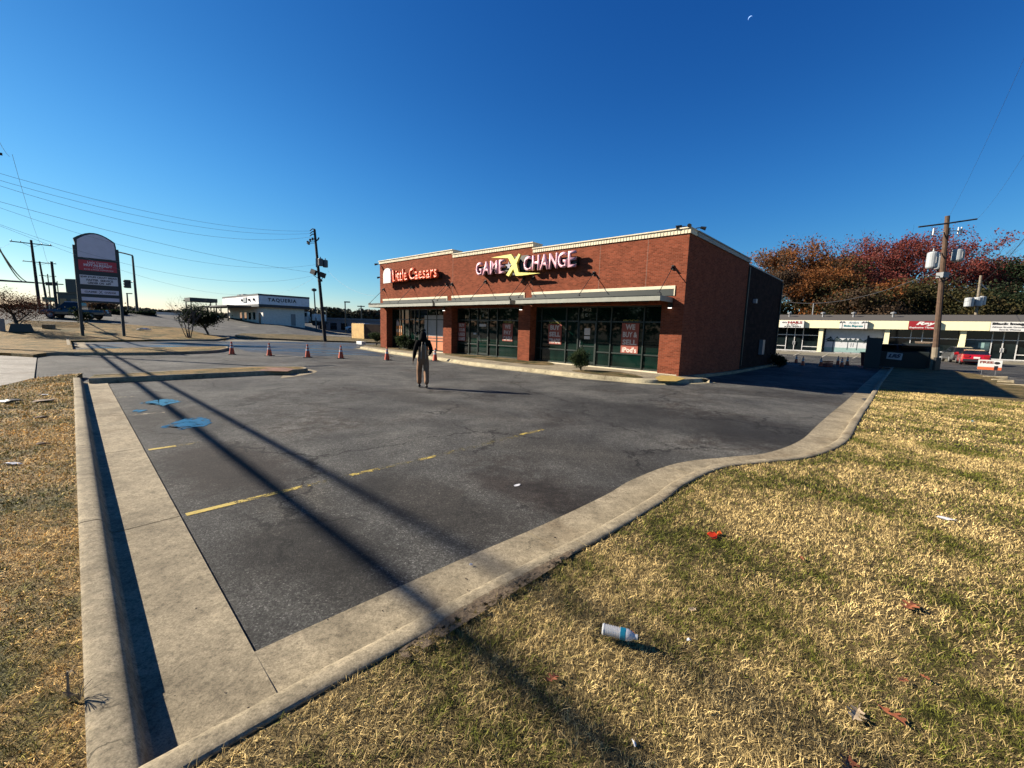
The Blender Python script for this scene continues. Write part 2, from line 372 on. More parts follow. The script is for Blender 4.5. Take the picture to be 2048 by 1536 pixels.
M['rubber'] = plain('rubber', (0.015, 0.015, 0.015), 0.8)
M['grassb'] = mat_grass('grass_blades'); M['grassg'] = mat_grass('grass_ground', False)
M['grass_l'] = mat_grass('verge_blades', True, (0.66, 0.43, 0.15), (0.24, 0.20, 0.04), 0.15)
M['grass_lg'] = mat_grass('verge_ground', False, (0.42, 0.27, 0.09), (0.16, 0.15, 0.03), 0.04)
def mat_glass(name, col, rough=0.03, spec=0.5):
    m, nt, b = newmat(name)
    n = noise(nt, pos(nt, True), 0.8, 2)
    nt.links.new(ramp(nt, n, [(0.35, tuple(x*0.6 for x in col)), (0.7, tuple(x*1.5 for x in col))]), b.inputs['Base Color'])
    b.inputs['Roughness'].default_value = rough; b.inputs['Specular IOR Level'].default_value = spec
    return m
M['glass'] = mat_glass('dark_green_glass', (0.003, 0.013, 0.010), 0.03, 0.3)
M['shopglass'] = mat_glass('dark_glass', (0.006, 0.010, 0.011), 0.04, 0.3)
M['carglass'] = mat_glass('car_glass', (0.01, 0.012, 0.014), 0.05, 0.5)

# ---------------------------------------------------------------- sheets, sweeps, text
def smooth_path(pts, n=6, closed=False):
    P = [np.array(p, float) for p in pts]; out = []; m = len(P)
    rngk = range(m) if closed else range(m-1)
    for k in rngk:
        if closed: a, b, c, d = P[(k-1) % m], P[k], P[(k+1) % m], P[(k+2) % m]
        else: a, b, c, d = P[max(k-1, 0)], P[k], P[k+1], P[min(k+2, m-1)]
        for i in range(n):
            t = i/n
            out.append(tuple(0.5*((2*b) + (-a+c)*t + (2*a-5*b+4*c-d)*t*t + (-a+3*b-3*c+d)*t**3)))
    if not closed: out.append(tuple(P[-1]))
    return out
def drape(name, poly, off, mat, step=2.0, skirt=0.0, kind='structure', zf=None, rough=0.0, label=None, cat=None):
    bm = bmesh.new(); vs = [bm.verts.new((x, y, 0)) for x, y in poly]
    bm.faces.new(vs); bmesh.ops.triangulate(bm, faces=bm.faces[:])
    xs = [p[0] for p in poly]; ys = [p[1] for p in poly]
    for ax, lo, hi in ((0, min(xs), max(xs)), (1, min(ys), max(ys))):
        k = lo+step
        while k < hi:
            co = (k, 0, 0) if ax == 0 else (0, k, 0); no = (1, 0, 0) if ax == 0 else (0, 1, 0)
            bmesh.ops.bisect_plane(bm, geom=bm.verts[:]+bm.edges[:]+bm.faces[:], plane_co=co, plane_no=no, dist=1e-5)
            k += step
    bmesh.ops.recalc_face_normals(bm, faces=bm.faces[:])
    for f in bm.faces:
        if f.normal.z < 0: f.normal_flip()
    if skirt:
        be = [e for e in bm.edges if len(e.link_faces) == 1]
        r = bmesh.ops.extrude_edge_only(bm, edges=be)
        low = set(g for g in r['geom'] if isinstance(g, bmesh.types.BMVert))
    else: low = set()
    for v in bm.verts:
        z = float(T(v.co.x, v.co.y)) + (off if not callable(off) else off(v.co.x, v.co.y))
        if rough and v not in low: z += rough*math.sin(v.co.x*1.7+1.3*math.sin(v.co.y*1.1))*math.cos(v.co.y*1.9)
        v.co.z = z - (skirt if v in low else 0)
    me = bpy.data.meshes.new(name); bm.to_mesh(me); bm.free(); me.materials.append(mat)
    o = bpy.data.objects.new(name, me); link(o); return tag(o, label, cat, None, kind)
def offset_path(pts, d, closed=False):
    P = np.array(pts, float); n = len(P); out = []
    for i in range(n):
        if closed: a, b = P[(i-1) % n], P[(i+1) % n]
        else: a, b = P[max(i-1, 0)], P[min(i+1, n-1)]
        if not closed and 0 < i < n-1 or closed:
            t1 = (P[i]-a)/max(np.linalg.norm(P[i]-a), 1e-9); t2 = (b-P[i])/max(np.linalg.norm(b-P[i]), 1e-9)
            t = t1+t2; t /= max(np.linalg.norm(t), 1e-9)
            k = 1/max(0.5, abs(t@t1))
        else:
            t = (b-a)/max(np.linalg.norm(b-a), 1e-9); k = 1
        out.append(tuple(P[i] + np.array([-t[1], t[0]])*d*k))
    return out
def sweep(name, pts, prof, mat, closed=False, seg=3.0, gap=0.015, label=None, zoff=0.0):
    """prof: list of (offset to the left, z above lot level). Broken every seg metres by a joint."""
    P = np.array(pts, float)
    if closed: P = np.vstack([P, P[:1]])
    L = np.concatenate([[0], np.cumsum(np.linalg.norm(np.diff(P, axis=0), axis=1))])
    tot = L[-1]; ns = max(1, int(round(tot/seg)))
    rails = []
    for o_, z_ in prof:
        q = np.array(offset_path(P[:-1] if closed else P, o_, closed), float)
        if closed: q = np.vstack([q, q[:1]])
        rails.append(q)
    mb = MB(); cuts = [tot*i/ns for i in range(ns+1)]
    for a, b in zip(cuts[:-1], cuts[1:]):
        g = gap if ns > 1 else 0
        ss = [a+g/2] + [l for l in L if a+g < l < b-g] + [b-g/2]
        b0 = len(mb.v); k = len(prof)
        for s_ in ss:
            j = min(max(np.searchsorted(L, s_)-1, 0), len(L)-2); t = (s_-L[j])/max(L[j+1]-L[j], 1e-9)
            for (o_, z_), q in zip(prof, rails):
                p = q[j]*(1-t)+q[j+1]*t
                mb.v.append((p[0], p[1], float(T(p[0], p[1]))+z_+zoff))
        for i in range(len(ss)-1):
            for m in range(k-1):
                mb.f.append((b0+i*k+m, b0+(i+1)*k+m, b0+(i+1)*k+m+1, b0+i*k+m+1))
        mb.f.append(tuple(b0+m for m in range(k))); mb.f.append(tuple(b0+(len(ss)-1)*k+m for m in range(k-1, -1, -1)))
    o = mb.build(name, mat, kind='structure', smooth=True)
    es = o.modifiers.new('e', 'EDGE_SPLIT'); es.split_angle = R(38)
    bm = bmesh.new(); bm.from_mesh(o.data); bmesh.ops.recalc_face_normals(bm, faces=bm.faces[:]); bm.to_mesh(o.data); bm.free()
    return o
_dg = None
def text_mesh(s, bold=0.0, shear=0.0, depth=0.0, spacing=1.0, align='CENTER', line=1.0):
    cu = bpy.data.curves.new('t', 'FONT'); cu.body = s; cu.size = 1.0; cu.offset = bold; cu.shear = shear
    cu.space_character = spacing; cu.align_x = align; cu.resolution_u = 3; cu.space_line = line
    o = bpy.data.objects.new('t', cu); S.collection.objects.link(o)
    me = bpy.data.meshes.new_from_object(o.evaluated_get(bpy.context.evaluated_depsgraph_get()))
    bpy.data.objects.remove(o); bpy.data.curves.remove(cu)
    return me
def text(s, name, parent, x0, x1, z0, z1, y, mat, depth=0.0, bold=0.02, shear=0.0, spacing=1.0, tilt=0.0, line=1.0, label=None):
    """letters fitted to the rectangle, facing local -y, front at y, body reaching back to y+depth"""
    me = text_mesh(s, bold, shear, spacing=spacing, line=line)
    if depth:
        bm = bmesh.new(); bm.from_mesh(me)
        bmesh.ops.remove_doubles(bm, verts=bm.verts[:], dist=1e-5)
        r = bmesh.ops.extrude_face_region(bm, geom=bm.faces[:])
        for v in r['geom']:
            if isinstance(v, bmesh.types.BMVert): v.co.z += 1.0
        bmesh.ops.recalc_face_normals(bm, faces=bm.faces[:])
        bm.to_mesh(me); bm.free()
    n = len(me.vertices); co = np.empty(n*3); me.vertices.foreach_get('co', co); co = co.reshape(-1, 3)
    mn, mx_ = co.min(0), co.max(0)
    X = x0 + (co[:, 0]-mn[0])/(mx_[0]-mn[0])*(x1-x0); Z = z0 + (co[:, 1]-mn[1])/(mx_[1]-mn[1])*(z1-z0) + tilt*(X-x0)
    Y = np.full(n, y, float)
    if depth: Y = y + depth*(1-co[:, 2])
    out = np.stack([X, Y, Z], 1); me.vertices.foreach_set('co', out.ravel()); me.update()
    me.materials.clear(); me.materials.append(mat)
    o = bpy.data.objects.new(name, me); link(o, parent); return tag(o, label)

# ================================================================ SETTING
# ---- base ground: one sheet to the horizon
def build_ground():
    xs = np.concatenate([np.linspace(-2500, -160, 14), np.linspace(-150, 150, 76), np.linspace(160, 2500, 14)])
    ys = np.concatenate([np.linspace(-600, -40, 6), np.linspace(-30, 170, 51), np.linspace(180, 3000, 18)])
    V = []; F = []
    for y in ys:
        for x in xs: V.append((x, y, float(T(x, y))-0.03))
    n = len(xs)
    for j in range(len(ys)-1):
        for i in range(n-1): F.append((j*n+i, j*n+i+1, (j+1)*n+i+1, (j+1)*n+i))
    m, nt, b = newmat('far_ground'); p = pos(nt)
    c = ramp(nt, noise(nt, p, 0.02, 4), [(0.4, (0.10, 0.09, 0.07)), (0.6, (0.15, 0.13, 0.08))])
    nt.links.new(c, b.inputs['Base Color']); b.inputs['Roughness'].default_value = 0.95
    mb = MB(); mb.v = V; mb.f = F
    mb.build('ground', m, kind='structure')
build_ground()

def uw(u, w): return (FV[0]*u+EV[0]*w, FV[1]*u+EV[1]*w)
# ---- lot asphalt (everything paved around the shop)
lot_poly = [uw(-1.9, 0.2), uw(12, 0.3), uw(17.6, 0.2), gz(165, 748), gz(90, 757), gz(72, 757), gz(76, 712), gz(140, 708), gz(140, 676), uw(47.2, 3), uw(48, 9), uw(47.2, 18), uw(46.5, 24),
            uw(47, 60), uw(-30, 62), uw(-30, 26), uw(-8, 14.5), uw(-6.0, 9), uw(-4.4, 4.0), uw(-2.2, 0.6)]
drape('parking_lot', lot_poly, 0.0, M['asphalt'], 2.0)
# ---- street at the far left, beyond the verge
drape('road', [uw(-40, -30), uw(-40, -8.0), uw(10, -8.0), uw(70, -6.5), uw(300, -6.5), uw(300, -22)], 0.004, M['road'], 8.0)
drape('driveway_apron', [gz(-60, 790), gz(0, 773), gz(68, 757), gz(74, 713), gz(20, 711), gz(-60, 709), gz(-140, 720)], 0.012, M['apron'], 2.0)

# ---- curbs with gutters
CURB = [(0.0, -0.02), (0.0, 0.155), (0.012, 0.163), (0.04, 0.166), (0.10, 0.165), (0.13, 0.158), (0.15, 0.145), (0.165, 0.12), (0.178, 0.07), (0.188, 0.03), (0.205, 0.010), (0.24, 0.004), (0.70, 0.016), (0.70, -0.06)]
left_outer = [(-12.85, 12.35), (-9.8, 9.45), (-6.96, 6.66), (-4.2, 3.96), (-2.32, 2.14), (-1.46, 1.30)]
right_px = [(1206, 1073), (1328, 1000), (1373, 966), (1446, 934), (1534, 923), (1629, 911), (1694, 882), (1716, 847), (1738, 811), (1771, 757), (1800, 722)]
right_outer = [(-0.84, 1.94), (0.03, 2.80)] + [gz(px, py, 0.16) for px, py in right_px]
sweep('curb', [left_outer[0]]+[tuple(np.array(left_outer[0])*(1-t)+np.array(left_outer[-1])*t) for t in np.linspace(0.1, 1, 10)], CURB, M['concrete'], seg=3.0)
_ro = smooth_path([left_outer[-1]]+right_outer, 6)
sweep('curb', [left_outer[-1], right_outer[0], right_outer[1]] + _ro[13:], CURB, M['concrete'], seg=3.0)

# ---- foreground lawn and verge (raised ground)
right_edge = [left_outer[-1], right_outer[0], right_outer[1]] + _ro[13:]
far_r = [gz(1850, 735, 0.1), gz(1932, 748, 0.05), gz(1990, 758, 0.03), gz(2048, 778, 0.03), gz(2120, 802, 0.05)]
lawn_poly = right_edge + far_r + [(30, 6), (20, -5), (2, -4), (-2.5, 0.2)]
def lawn_off(x, y):
    d = max(0.0, min(1.0, (math.hypot(x, y)-0)/6))
    bumpy = 0.009*math.sin(x*2.1+math.sin(y*1.7))*math.cos(y*2.3+x*.4)
    return 0.142 + bumpy*d
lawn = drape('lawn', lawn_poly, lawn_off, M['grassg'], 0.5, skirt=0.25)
verge_poly = list(reversed(left_outer)) + [gz(165, 749, .1), gz(75, 759, .1), gz(0, 776, .1), gz(-80, 800, .1), uw(6, -8), uw(-8, -8), (-2.2, -1.0), (-1.35, 0.9)]
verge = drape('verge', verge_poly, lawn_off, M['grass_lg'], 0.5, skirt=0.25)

# ---- islands
def ring(pts_px_or_xy): return pts_px_or_xy
IC = [(0.0, -0.02), (0.0, 0.0), (0.02, 0.13), (0.06, 0.16), (0.15, 0.155), (0.15, 0.05)]
isl_a = [(-12.35, 12.3), (-11.39, 13.27), (-10.22, 15.04-.55), (-9.0, 15.75), (-8.35, 16.45), (-8.2, 17.0), (-8.7, 17.6), (-9.6, 17.4), gz(531, 733, .15), gz(437, 736, .15), gz(281, 745, .15), gz(187, 749, .15)]
ia = smooth_path(isl_a[:-1]+[isl_a[-1]], 5)
sweep('curb', list(reversed(ia)), [(-a, z) for a, z in IC][::-1] if False else [(-(0.0), -0.02), (0.0, 0.0), (-0.02, 0.13), (-0.06, 0.16), (-0.15, 0.155), (-0.15, 0.05)], M['concrete'], seg=3.0)
drape('island_grass', offset_path(ia, 0.10), 0.148, M['grass_lg'], 0.8, skirt=0.2, rough=0.01)
m_pav = mat_brick('paver_red', (0.16, 0.07, 0.05), (0.2, 0.15, 0.12), 0.2, 0.1)
drape('paving', [gz(520, 742, .15), gz(575, 743, .15), gz(590, 738.5, .15), gz(570, 735, .15), gz(525, 735, .15)], .156, m_pav, 1.0)
# soil washed over the near curb
m_soil, nt, b = newmat('soil'); p = pos(nt); nt.links.new(ramp(nt, noise(nt, p, 30, 6, .8), [(.35, (.06, .04, .025)), (.65, (.19, .14, .085))]), b.inputs['Base Color']); b.inputs['Roughness'].default_value = 1.0
nt.links.new(ramp(nt, noise(nt, p, 14, 6, .8), [(.44, 0.0), (.52, 1.0)]), b.inputs['Alpha']); bump(nt, b, noise(nt, p, 40, 5, .8), 1.0, .03)
drape('soil', smooth_path([gz(800, 1300, .17), gz(870, 1254, .17), (gz(905, 1226, .17)), gz(985, 1180, .17), gz(1090, 1126, .17), gz(1150, 1096, .17), gz(1130, 1120, .17), gz(1020, 1190, .17), gz(900, 1265, .17), gz(810, 1318, .17)], 4, True), .172, m_soil, .5)
# gutter sheet round the island tip
tip = smooth_path([gz(560, 757), gz(610, 750), gz(634, 743), gz(610, 738), gz(575, 741)], 5)
drape('gutter', tip, 0.006, M['concrete'], 1.0)

strip_f = [gz(66, 713), gz(130, 711), gz(300, 710.5), gz(420, 706.5), gz(452, 702), gz(458, 698.5), gz(440, 695.5, .05), gz(300, 696, .1), gz(146, 698.5, .15)]
si = smooth_path(strip_f, 5)
sweep('curb', si[:32], [(0.0, -0.02), (0.0, 0.0), (0.02, 0.13), (0.06, 0.16), (0.16, 0.155), (0.16, 0.05)], M['concrete'], seg=3.0)
drape('island_grass', offset_path(si, 0.08), 0.148, M['grass_lg'], 1.0, skirt=0.2)
# verge beyond the driveway with the tall sign, climbing slightly
vf = [gz(-120, 700, .15), gz(20, 706, .15), gz(66, 709, .15), gz(146, 698.5, .15), gz(141, 681, .15), gz(300, 679.5, .15), gz(425, 678.5, .15), gz(452, 676.5, .15), gz(430, 672, .15), gz(380, 660, .15),
      gz(370, 656.5, .15), gz(240, 656.5, .15), gz(130, 655.5, .15), gz(62, 653.5, .15), gz(35, 640, .15), gz(10, 650, .15), gz(-60, 656, .15)]
drape('verge', vf, 0.15, M['grass_lg'], 1.5, skirt=0.2)
sweep('curb', [gz(143, 695, 0), gz(139, 682, 0), gz(300, 683, 0), gz(430, 682, 0), gz(460, 678, 0), gz(448, 674, 0)], [(0.18, 0.15), (0.18, 0.16), (0.02, 0.165), (0.0, 0.12), (-0.02, 0.0), (-0.45, 0.005), (-0.45, -0.05)][::1], M['concrete'], seg=4)
# far bank behind the lot, with its curb
fb = [gz(478, 676.5), gz(560, 680), gz(650, 683.5), gz(740, 686.5), gz(800, 689), uw(44, 40)]
bank_top = [uw(52, 40), gz(790, 677, .12), gz(700, 674, .12), gz(600, 670, .12), gz(520, 668, .12), gz(484, 667, .12), gz(470, 671, .12)]
drape('bank_grass', fb + bank_top, lambda x, y: 0.15, M['grassg'], 1.5, skirt=0.2)
sweep('curb', list(reversed(fb)), [(0.0, 0.0), (0.0, 0.14), (-0.04, 0.165), (-0.16, 0.16)], M['concrete'], seg=4)
# hill lot of the eating place (asphalt draped on the slope)
hp = [uw(46.5, -4), uw(47.3, 3), uw(48.2, 9), gz(455, 675.5), gz(476, 676), uw(52, 22), uw(56, 30), uw(60, 44), uw(110, 60), uw(140, 30), uw(140, -6), uw(70, -6)]
drape('hill_road', hp, 0.004, M['hill_asphalt'], 2.5)
# wet bay
m_wet, nt, b = newmat('wet_asphalt'); p = pos(nt)
c = ramp(nt, noise(nt, p, 0.8, 5, 0.7), [(0.35, (0.010, 0.011, 0.013)), (0.6, (0.028, 0.029, 0.03))]); nt.links.new(c, b.inputs['Base Color'])
mp = nd(nt, 'ShaderNodeMapping'); mp.inputs['Scale'].default_value = (1, 1, 1); mp.inputs['Rotation'].default_value = (0, 0, R(12)); nt.links.new(p, mp.inputs[0])
mp2 = nd(nt, 'ShaderNodeMapping'); mp2.inputs['Scale'].default_value = (0.12, 1.0, 1); nt.links.new(mp.outputs[0], mp2.inputs[0])
nt.links.new(ramp(nt, noise(nt, mp2.outputs[0], 1.0, 5, 0.7), [(0.40, 0.25), (0.56, 0.75)]), b.inputs['Roughness']); b.inputs['Specular IOR Level'].default_value = 0.35
bump(nt, b, noise(nt, p, 60, 2), 0.12, 0.004)
drape('wet_asphalt', smooth_path([gz(180, 696), gz(150, 684), gz(300, 684), gz(450, 683), gz(600, 684), gz(720, 688), gz(706, 697), gz(730, 701), gz(790, 714), gz(700, 709), gz(620, 713), gz(540, 707), gz(490, 702), gz(460, 695), gz(300, 695.5)], 3, True), 0.004, m_wet, 2.0)
# puddles
m_pud, nt, b = newmat('puddle_water'); b.inputs['Base Color'].default_value = (0.012, 0.014, 0.018, 1); b.inputs['Roughness'].default_value = 0.015; b.inputs['Specular IOR Level'].default_value = 1.0; b.inputs['IOR'].default_value = 2.0
bump(nt, b, noise(nt, pos(nt), 3, 2), 0.04, 0.01)
nt.links.new(ramp(nt, noise(nt, pos(nt), 6, 9, 0.85), [(0.45, 0.0), (0.47, 1.0)]), b.inputs['Alpha'])
m_dmp = mat_asphalt('damp_asphalt', 0.03, rough=0.75, stains=False)
def wob(pts, a=0.07, seed=1):
    r_ = random.Random(seed); pts = smooth_path(pts, 9, True)
    return [(x+r_.uniform(-a, a)*0.6, y+r_.uniform(-a, a)) for x, y in pts]
drape('wet_asphalt', wob([gz(305, 862), gz(340, 840), gz(400, 828), gz(440, 838), gz(436, 858), gz(390, 868), gz(350, 868)], .08, 13), 0.003, m_dmp, 1.0)
drape('wet_asphalt', wob([gz(255, 812), gz(290, 797), gz(350, 793), gz(380, 803), gz(350, 815), gz(300, 818)], .12, 14), 0.003, m_dmp, 1.0)
drape('puddle', wob([gz(322, 856), gz(345, 846), gz(372, 838), gz(405, 836), gz(421, 842), gz(414, 852), gz(385, 855), gz(362, 860), gz(350, 854)], .045, 3), 0.008, m_pud, 1.0)
drape('puddle', wob([gz(285, 807), gz(305, 802), gz(330, 798.5), gz(350, 800), gz(360, 804), gz(342, 808), (gz(325, 812)), gz(310, 808)], .07, 4), 0.008, m_pud, 1.0)
drape('puddle', wob([gz(263, 823), gz(275, 820), gz(292, 821), gz(280, 825)], .04, 5), 0.008, m_pud, 1.0)
# gutter strip of the wet bay end, pale
drape('gutter', [gz(158, 695.5), gz(152, 684.5), gz(168, 684.5), gz(180, 695.5)], 0.008, M['concrete'], 2)

# ---- painted stripes (worn yellow)
m_paint, nt, b = newmat('worn_yellow_paint'); p = pos(nt)
b.inputs['Base Color'].default_value = (0.62, 0.45, 0.07, 1); b.inputs['Roughness'].default_value = 0.8
def worn(name, keep, fade_pts=None, col=(0.36, 0.27, 0.055)):
    m, nt, b = newmat(name); p = pos(nt); b.inputs['Roughness'].default_value = 0.85
    nt.links.new(mix(nt, 0.7, (*col,), ramp(nt, noise(nt, p, 40, 3), [(0.3, 0.6), (0.6, 1.1)]), 'MULTIPLY'), b.inputs['Base Color'])
    n = noise(nt, p, 7, 9, 0.9); mk = ramp(nt, n, [(keep-0.03, 1.0), (keep+0.03, 0.0)])
    nt.links.new(mk, b.inputs['Alpha']); return m
py1 = worn('paint_clear', 0.57); py2 = worn('paint_worn', 0.50); py3 = worn('paint_faint', 0.445, col=(0.20, 0.165, 0.055)); py4 = worn('paint_cream', 0.48, col=(0.3, 0.26, 0.18))
def stripe(a, b_, mt, w=0.085, off=0.0045):
    a = np.array(gz(*a)); b_ = np.array(gz(*b_)); d = (b_-a)/np.linalg.norm(b_-a); n = np.array([-d[1], d[0]])*w/2
    drape('painted_stripe', [tuple(a-n), tuple(b_-n), tuple(b_+n), tuple(a+n)], off, mt, 1.0)
stripe((372, 1030), (470, 1006), py1); stripe((470, 1006), (620, 970), py2); stripe((620, 970), (700, 951), py3); stripe((700, 951), (758, 938), py2)
stripe((758, 938), (838, 920), py3); stripe((838, 920), (873, 912), py2); stripe((873, 912), (1040, 871), py3, 0.12); stripe((1040, 870), (1086, 859), py2, 0.09)
stripe((297, 900), (352, 892), py1, 0.09); stripe((352, 892), (400, 885), py3, .1)
stripe((255, 831), (330, 825), py4, 0.09); stripe((232, 795), (270, 793), py4, 0.09)

# ---- shop forecourt walk
OX, OY = G(1357, 750, 0.0)
BR = math.atan2(-FV[1], -FV[0])
FR = Frame(OX, OY, 0.0, BR)
def L2W(x, y): q = FR.o + FR.X*x + FR.Y*y; return (q[0], q[1])
cpx = [(1432, 765.5), (1390, 768), (1330, 769.5), (1285, 768), (1240, 764), (1150, 756), (1050, 744), (950, 733), (870, 721), (780, 708), (730, 700), (712, 697)]
walk_edge = smooth_path([gz(px, py) for px, py in cpx], 4)
WC = [(0.0, -0.02), (0.0, 0.006), (-0.30, 0.012), (-0.36, 0.13), (-0.40, 0.152), (-0.55, 0.155), (-0.55, 0.0)]
sweep('curb', walk_edge, WC, plainc if False else mat_concrete('pale_curb', (0.34, 0.295, 0.19)), seg=3.2)
inner = offset_path(walk_edge, -0.54)
walk_poly = inner + [gz(735, 689, .15), L2W(-26.5, 3), L2W(-26.5, 22), L2W(.15, 22), L2W(.15, 1.2), L2W(1.3, .1)]
drape('pavement', walk_poly, 0.148, M['walk'], 2.0, skirt=0.2)
# planted strips between curb and walk
m_bed = mat_grass('bed_ground', False, (0.34, 0.24, 0.12), (0.07, 0.09, 0.02), 0.0)
bed1 = smooth_path([gz(905, 703, .15), gz(960, 706, .15), gz(1085, 722, .15), gz(1105, 730, .15), gz(1050, 728, .15), gz(950, 717, .15), gz(890, 709, .15)], 4, True)
bed2 = smooth_path([gz(1145, 741, .15), gz(1200, 741, .15), gz(1262, 748, .15), gz(1285, 755, .15), gz(1240, 754, .15), gz(1165, 745.5, .15)], 4, True)
bed3 = smooth_path([gz(730, 690, .15), gz(775, 688, .15), gz(830, 694, .15), gz(862, 702, .15), gz(840, 704, .15), gz(740, 693, .15)], 4, True)
for bd in (bed1, bed2, bed3): drape('planting_bed', bd, 0.156, m_bed, 1.0)
# yellow tactile ramp
m_tac, nt, b = newmat('tactile_yellow'); p = pos(nt)
vo = nd(nt, 'ShaderNodeTexVoronoi'); vo.inputs['Scale'].default_value = 16; nt.links.new(p, vo.inputs['Vector'])
nt.links.new(mix(nt, 0.8, (0.34, 0.23, 0.05), ramp(nt, noise(nt, p, 5, 5), [(0.35, 0.5), (0.65, 1.1)]), 'MULTIPLY'), b.inputs['Base Color']); b.inputs['Roughness'].default_value = 0.9
bump(nt, b, vo.outputs['Distance'], -0.8, 0.01)
drape('tactile_paving', [gz(1310, 755, .15), gz(1318, 762, .15), gz(1352, 763, .15), gz(1372, 757, .15), gz(1345, 751.5, .15), gz(1322, 751, .15)], 0.157, m_tac, 1.0)

# ---- strip-mall side: asphalt beyond the lawn
drape('road', [L2W(2.0, 23), L2W(-10, 40), uw(-50, 75), (95, 80), (130, 20), (60, -5), (28, 5)] , 0.003, M['strip_asphalt'], 4.0)

# ================================================================ BRICK SHOP BUILDING
shop = empty('brick_shop_building', (OX, OY, 0), BR, 'low red brick shop building with stepped parapet, metal canopies and dark glass storefronts', 'building')
def sx(px, py, y): return FR.pix(px, py, y)[0]
MID = -8.70; LFT = -15.72; END = -25.0
H0, H1, H2 = 6.12, 6.46, 6.76          # top of brick under the coping
UB = 3.14
# brick walls
mb = MB()
for x0, x1, h in ((MID, 0, H0), (LFT, MID, H1), (END, LFT, H2)):
    mb.box(x0, x1, 0.0, 0.7, UB, h)
mb.box(-0.3, 0.0, 0.7, 9.6, -0.2, H0)
mb.build('wall', M['brick'], shop)
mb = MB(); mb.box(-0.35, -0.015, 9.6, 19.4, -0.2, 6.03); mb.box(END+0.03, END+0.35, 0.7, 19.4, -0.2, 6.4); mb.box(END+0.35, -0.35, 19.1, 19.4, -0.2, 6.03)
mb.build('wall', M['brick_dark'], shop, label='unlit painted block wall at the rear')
# piers
for x0, x1 in ((-1.0, 0.0), (-9.66, -8.76), (-16.72, -15.80), (-25.0, -24.06)):
    mb = MB(); mb.box(x0, x1, 0.0, 0.7, -0.2, UB); mb.box(x0-0.012, x1+0.012, -0.012, 0.3, 0.80, 0.87)
    mb.build('pillar', M['brick'], shop)
# coping with ribbed face
def coping(x0, x1, h):
    mb = MB(); mb.box(x0, x1, -0.05, 0.78, h, h+0.20)
    n = int((x1-x0)/0.15)
    for i in range(n):
        a = x0 + (x1-x0)*i/n; mb.box(a, a+0.018, -0.063, -0.05, h, h+0.2)
    mb.box(x0-0.02, x1+0.02, -0.10, 0.83, h+0.2, h+0.25)
    return mb
coping(MID, 0.05, H0).build('coping', M['cream'], shop); coping(LFT, MID, H1).build('coping', M['cream'], shop); coping(END-0.05, LFT, H2).build('coping', M['cream'], shop)
mb = MB(); mb.box(-0.32, 0.06, 0.84, 9.65, H0, H0+0.2); mb.box(-0.34, 0.10, 0.84, 9.68, H0+0.2, H0+0.25); mb.box(-0.37, 0.0, 9.69, 19.45, 6.03, 6.10)
mb.build('coping', plain('side_coping', (0.40, 0.38, 0.33), 0.6), shop)
mb = MB(); mb.box(END+0.36, -0.36, 0.72, 19.05, 5.3, 5.4); mb.build('roof', M['roof'], shop)
# lintel bands
m_lint = plain('cream_band', (0.8, 0.72, 0.52), 0.8)
for x0, x1 in ((-8.70, -0.44), (-15.82, -9.22), (-24.56, -16.26)):
    mb = MB(); mb.box(x0, x1, -0.03, 0.0, 3.80, 3.94); mb.box(x1-0.05, x1+0.0, -0.032, 0, 3.50, 3.798); mb.build('lintel_band', m_lint, shop)
    mb = MB(); mb.box(x0+0.02, x1-0.05, -0.02, 0.0, 3.5, 3.798); mb.build('panel', M['canopy_dark'], shop)
# canopies with rods
for x0, x1, anch in ((-8.72, -0.52, (-0.62, -4.66, -8.6)), (-15.9, -9.15, (-9.3, -12.5, -15.78)), (-24.46, -16.15, (-16.3, -20.4, -24.4))):
    cy = empty('canopy', (0, 0, 0)); cy.parent = shop
    mb = MB(); mb.box(x0, x1, -1.35, -1.29, 3.20, 3.42); mb.box(x0, x0+0.05, -1.29, -0.001, 3.2, 3.42); mb.box(x1-0.05, x1, -1.29, -0.001, 3.2, 3.42)
    f = mb.build('canopy_fascia', M['canopy'], shop)
    mb = MB(); mb.box(x0-0.02, x1+0.02, -1.38, -1.25, 3.423, 3.50); mb.box(x0+0.052, x1-0.052, -1.288, -0.001, 3.33, 3.40)
    for i in range(9):
        a = x0+0.1+(x1-x0-0.3)*i/8; mb.box(a, a+0.06, -1.286, -0.002, 3.23, 3.329)
    mb.build('canopy_deck', M['canopy_dark'], shop)
    bpy.data.objects.remove(cy)
    for a in anch:
        mb = MB(); mb.tube((a, -0.02, 4.74), (a, -1.30, 3.52), 0.016, n=6)
        mb.box(a-0.05, a+0.05, -0.05, 0.0, 4.62, 4.82); mb.tube((a, -0.05, 4.76), (a, -0.2, 4.64), 0.045, 0.03, n=6)
        mb.box(a-0.06, a+0.06, -1.34, -1.22, 3.501, 3.55)
        mb.build('canopy_rod', M['black'], shop)
# downlights on the piers
m_lamp = plain('lamp_glow', (0.9, 0.88, 0.8), 0.4, emit=1.5)
for px, py in ((1341, 614), (1043, 618), (889, 620)):
    x, z = FR.pix(px, py, 0.0)
    w = MB(); w.box(x-0.09, x+0.09, -0.1, 0.0, z-0.03, z+0.16); w = w.build('wall_lamp', M['black'], shop)
    g = MB(); g.box(x-0.07, x+0.07, -0.12, -0.02, z-0.06, z-0.032); g.build('lamp_lens', m_lamp, w)
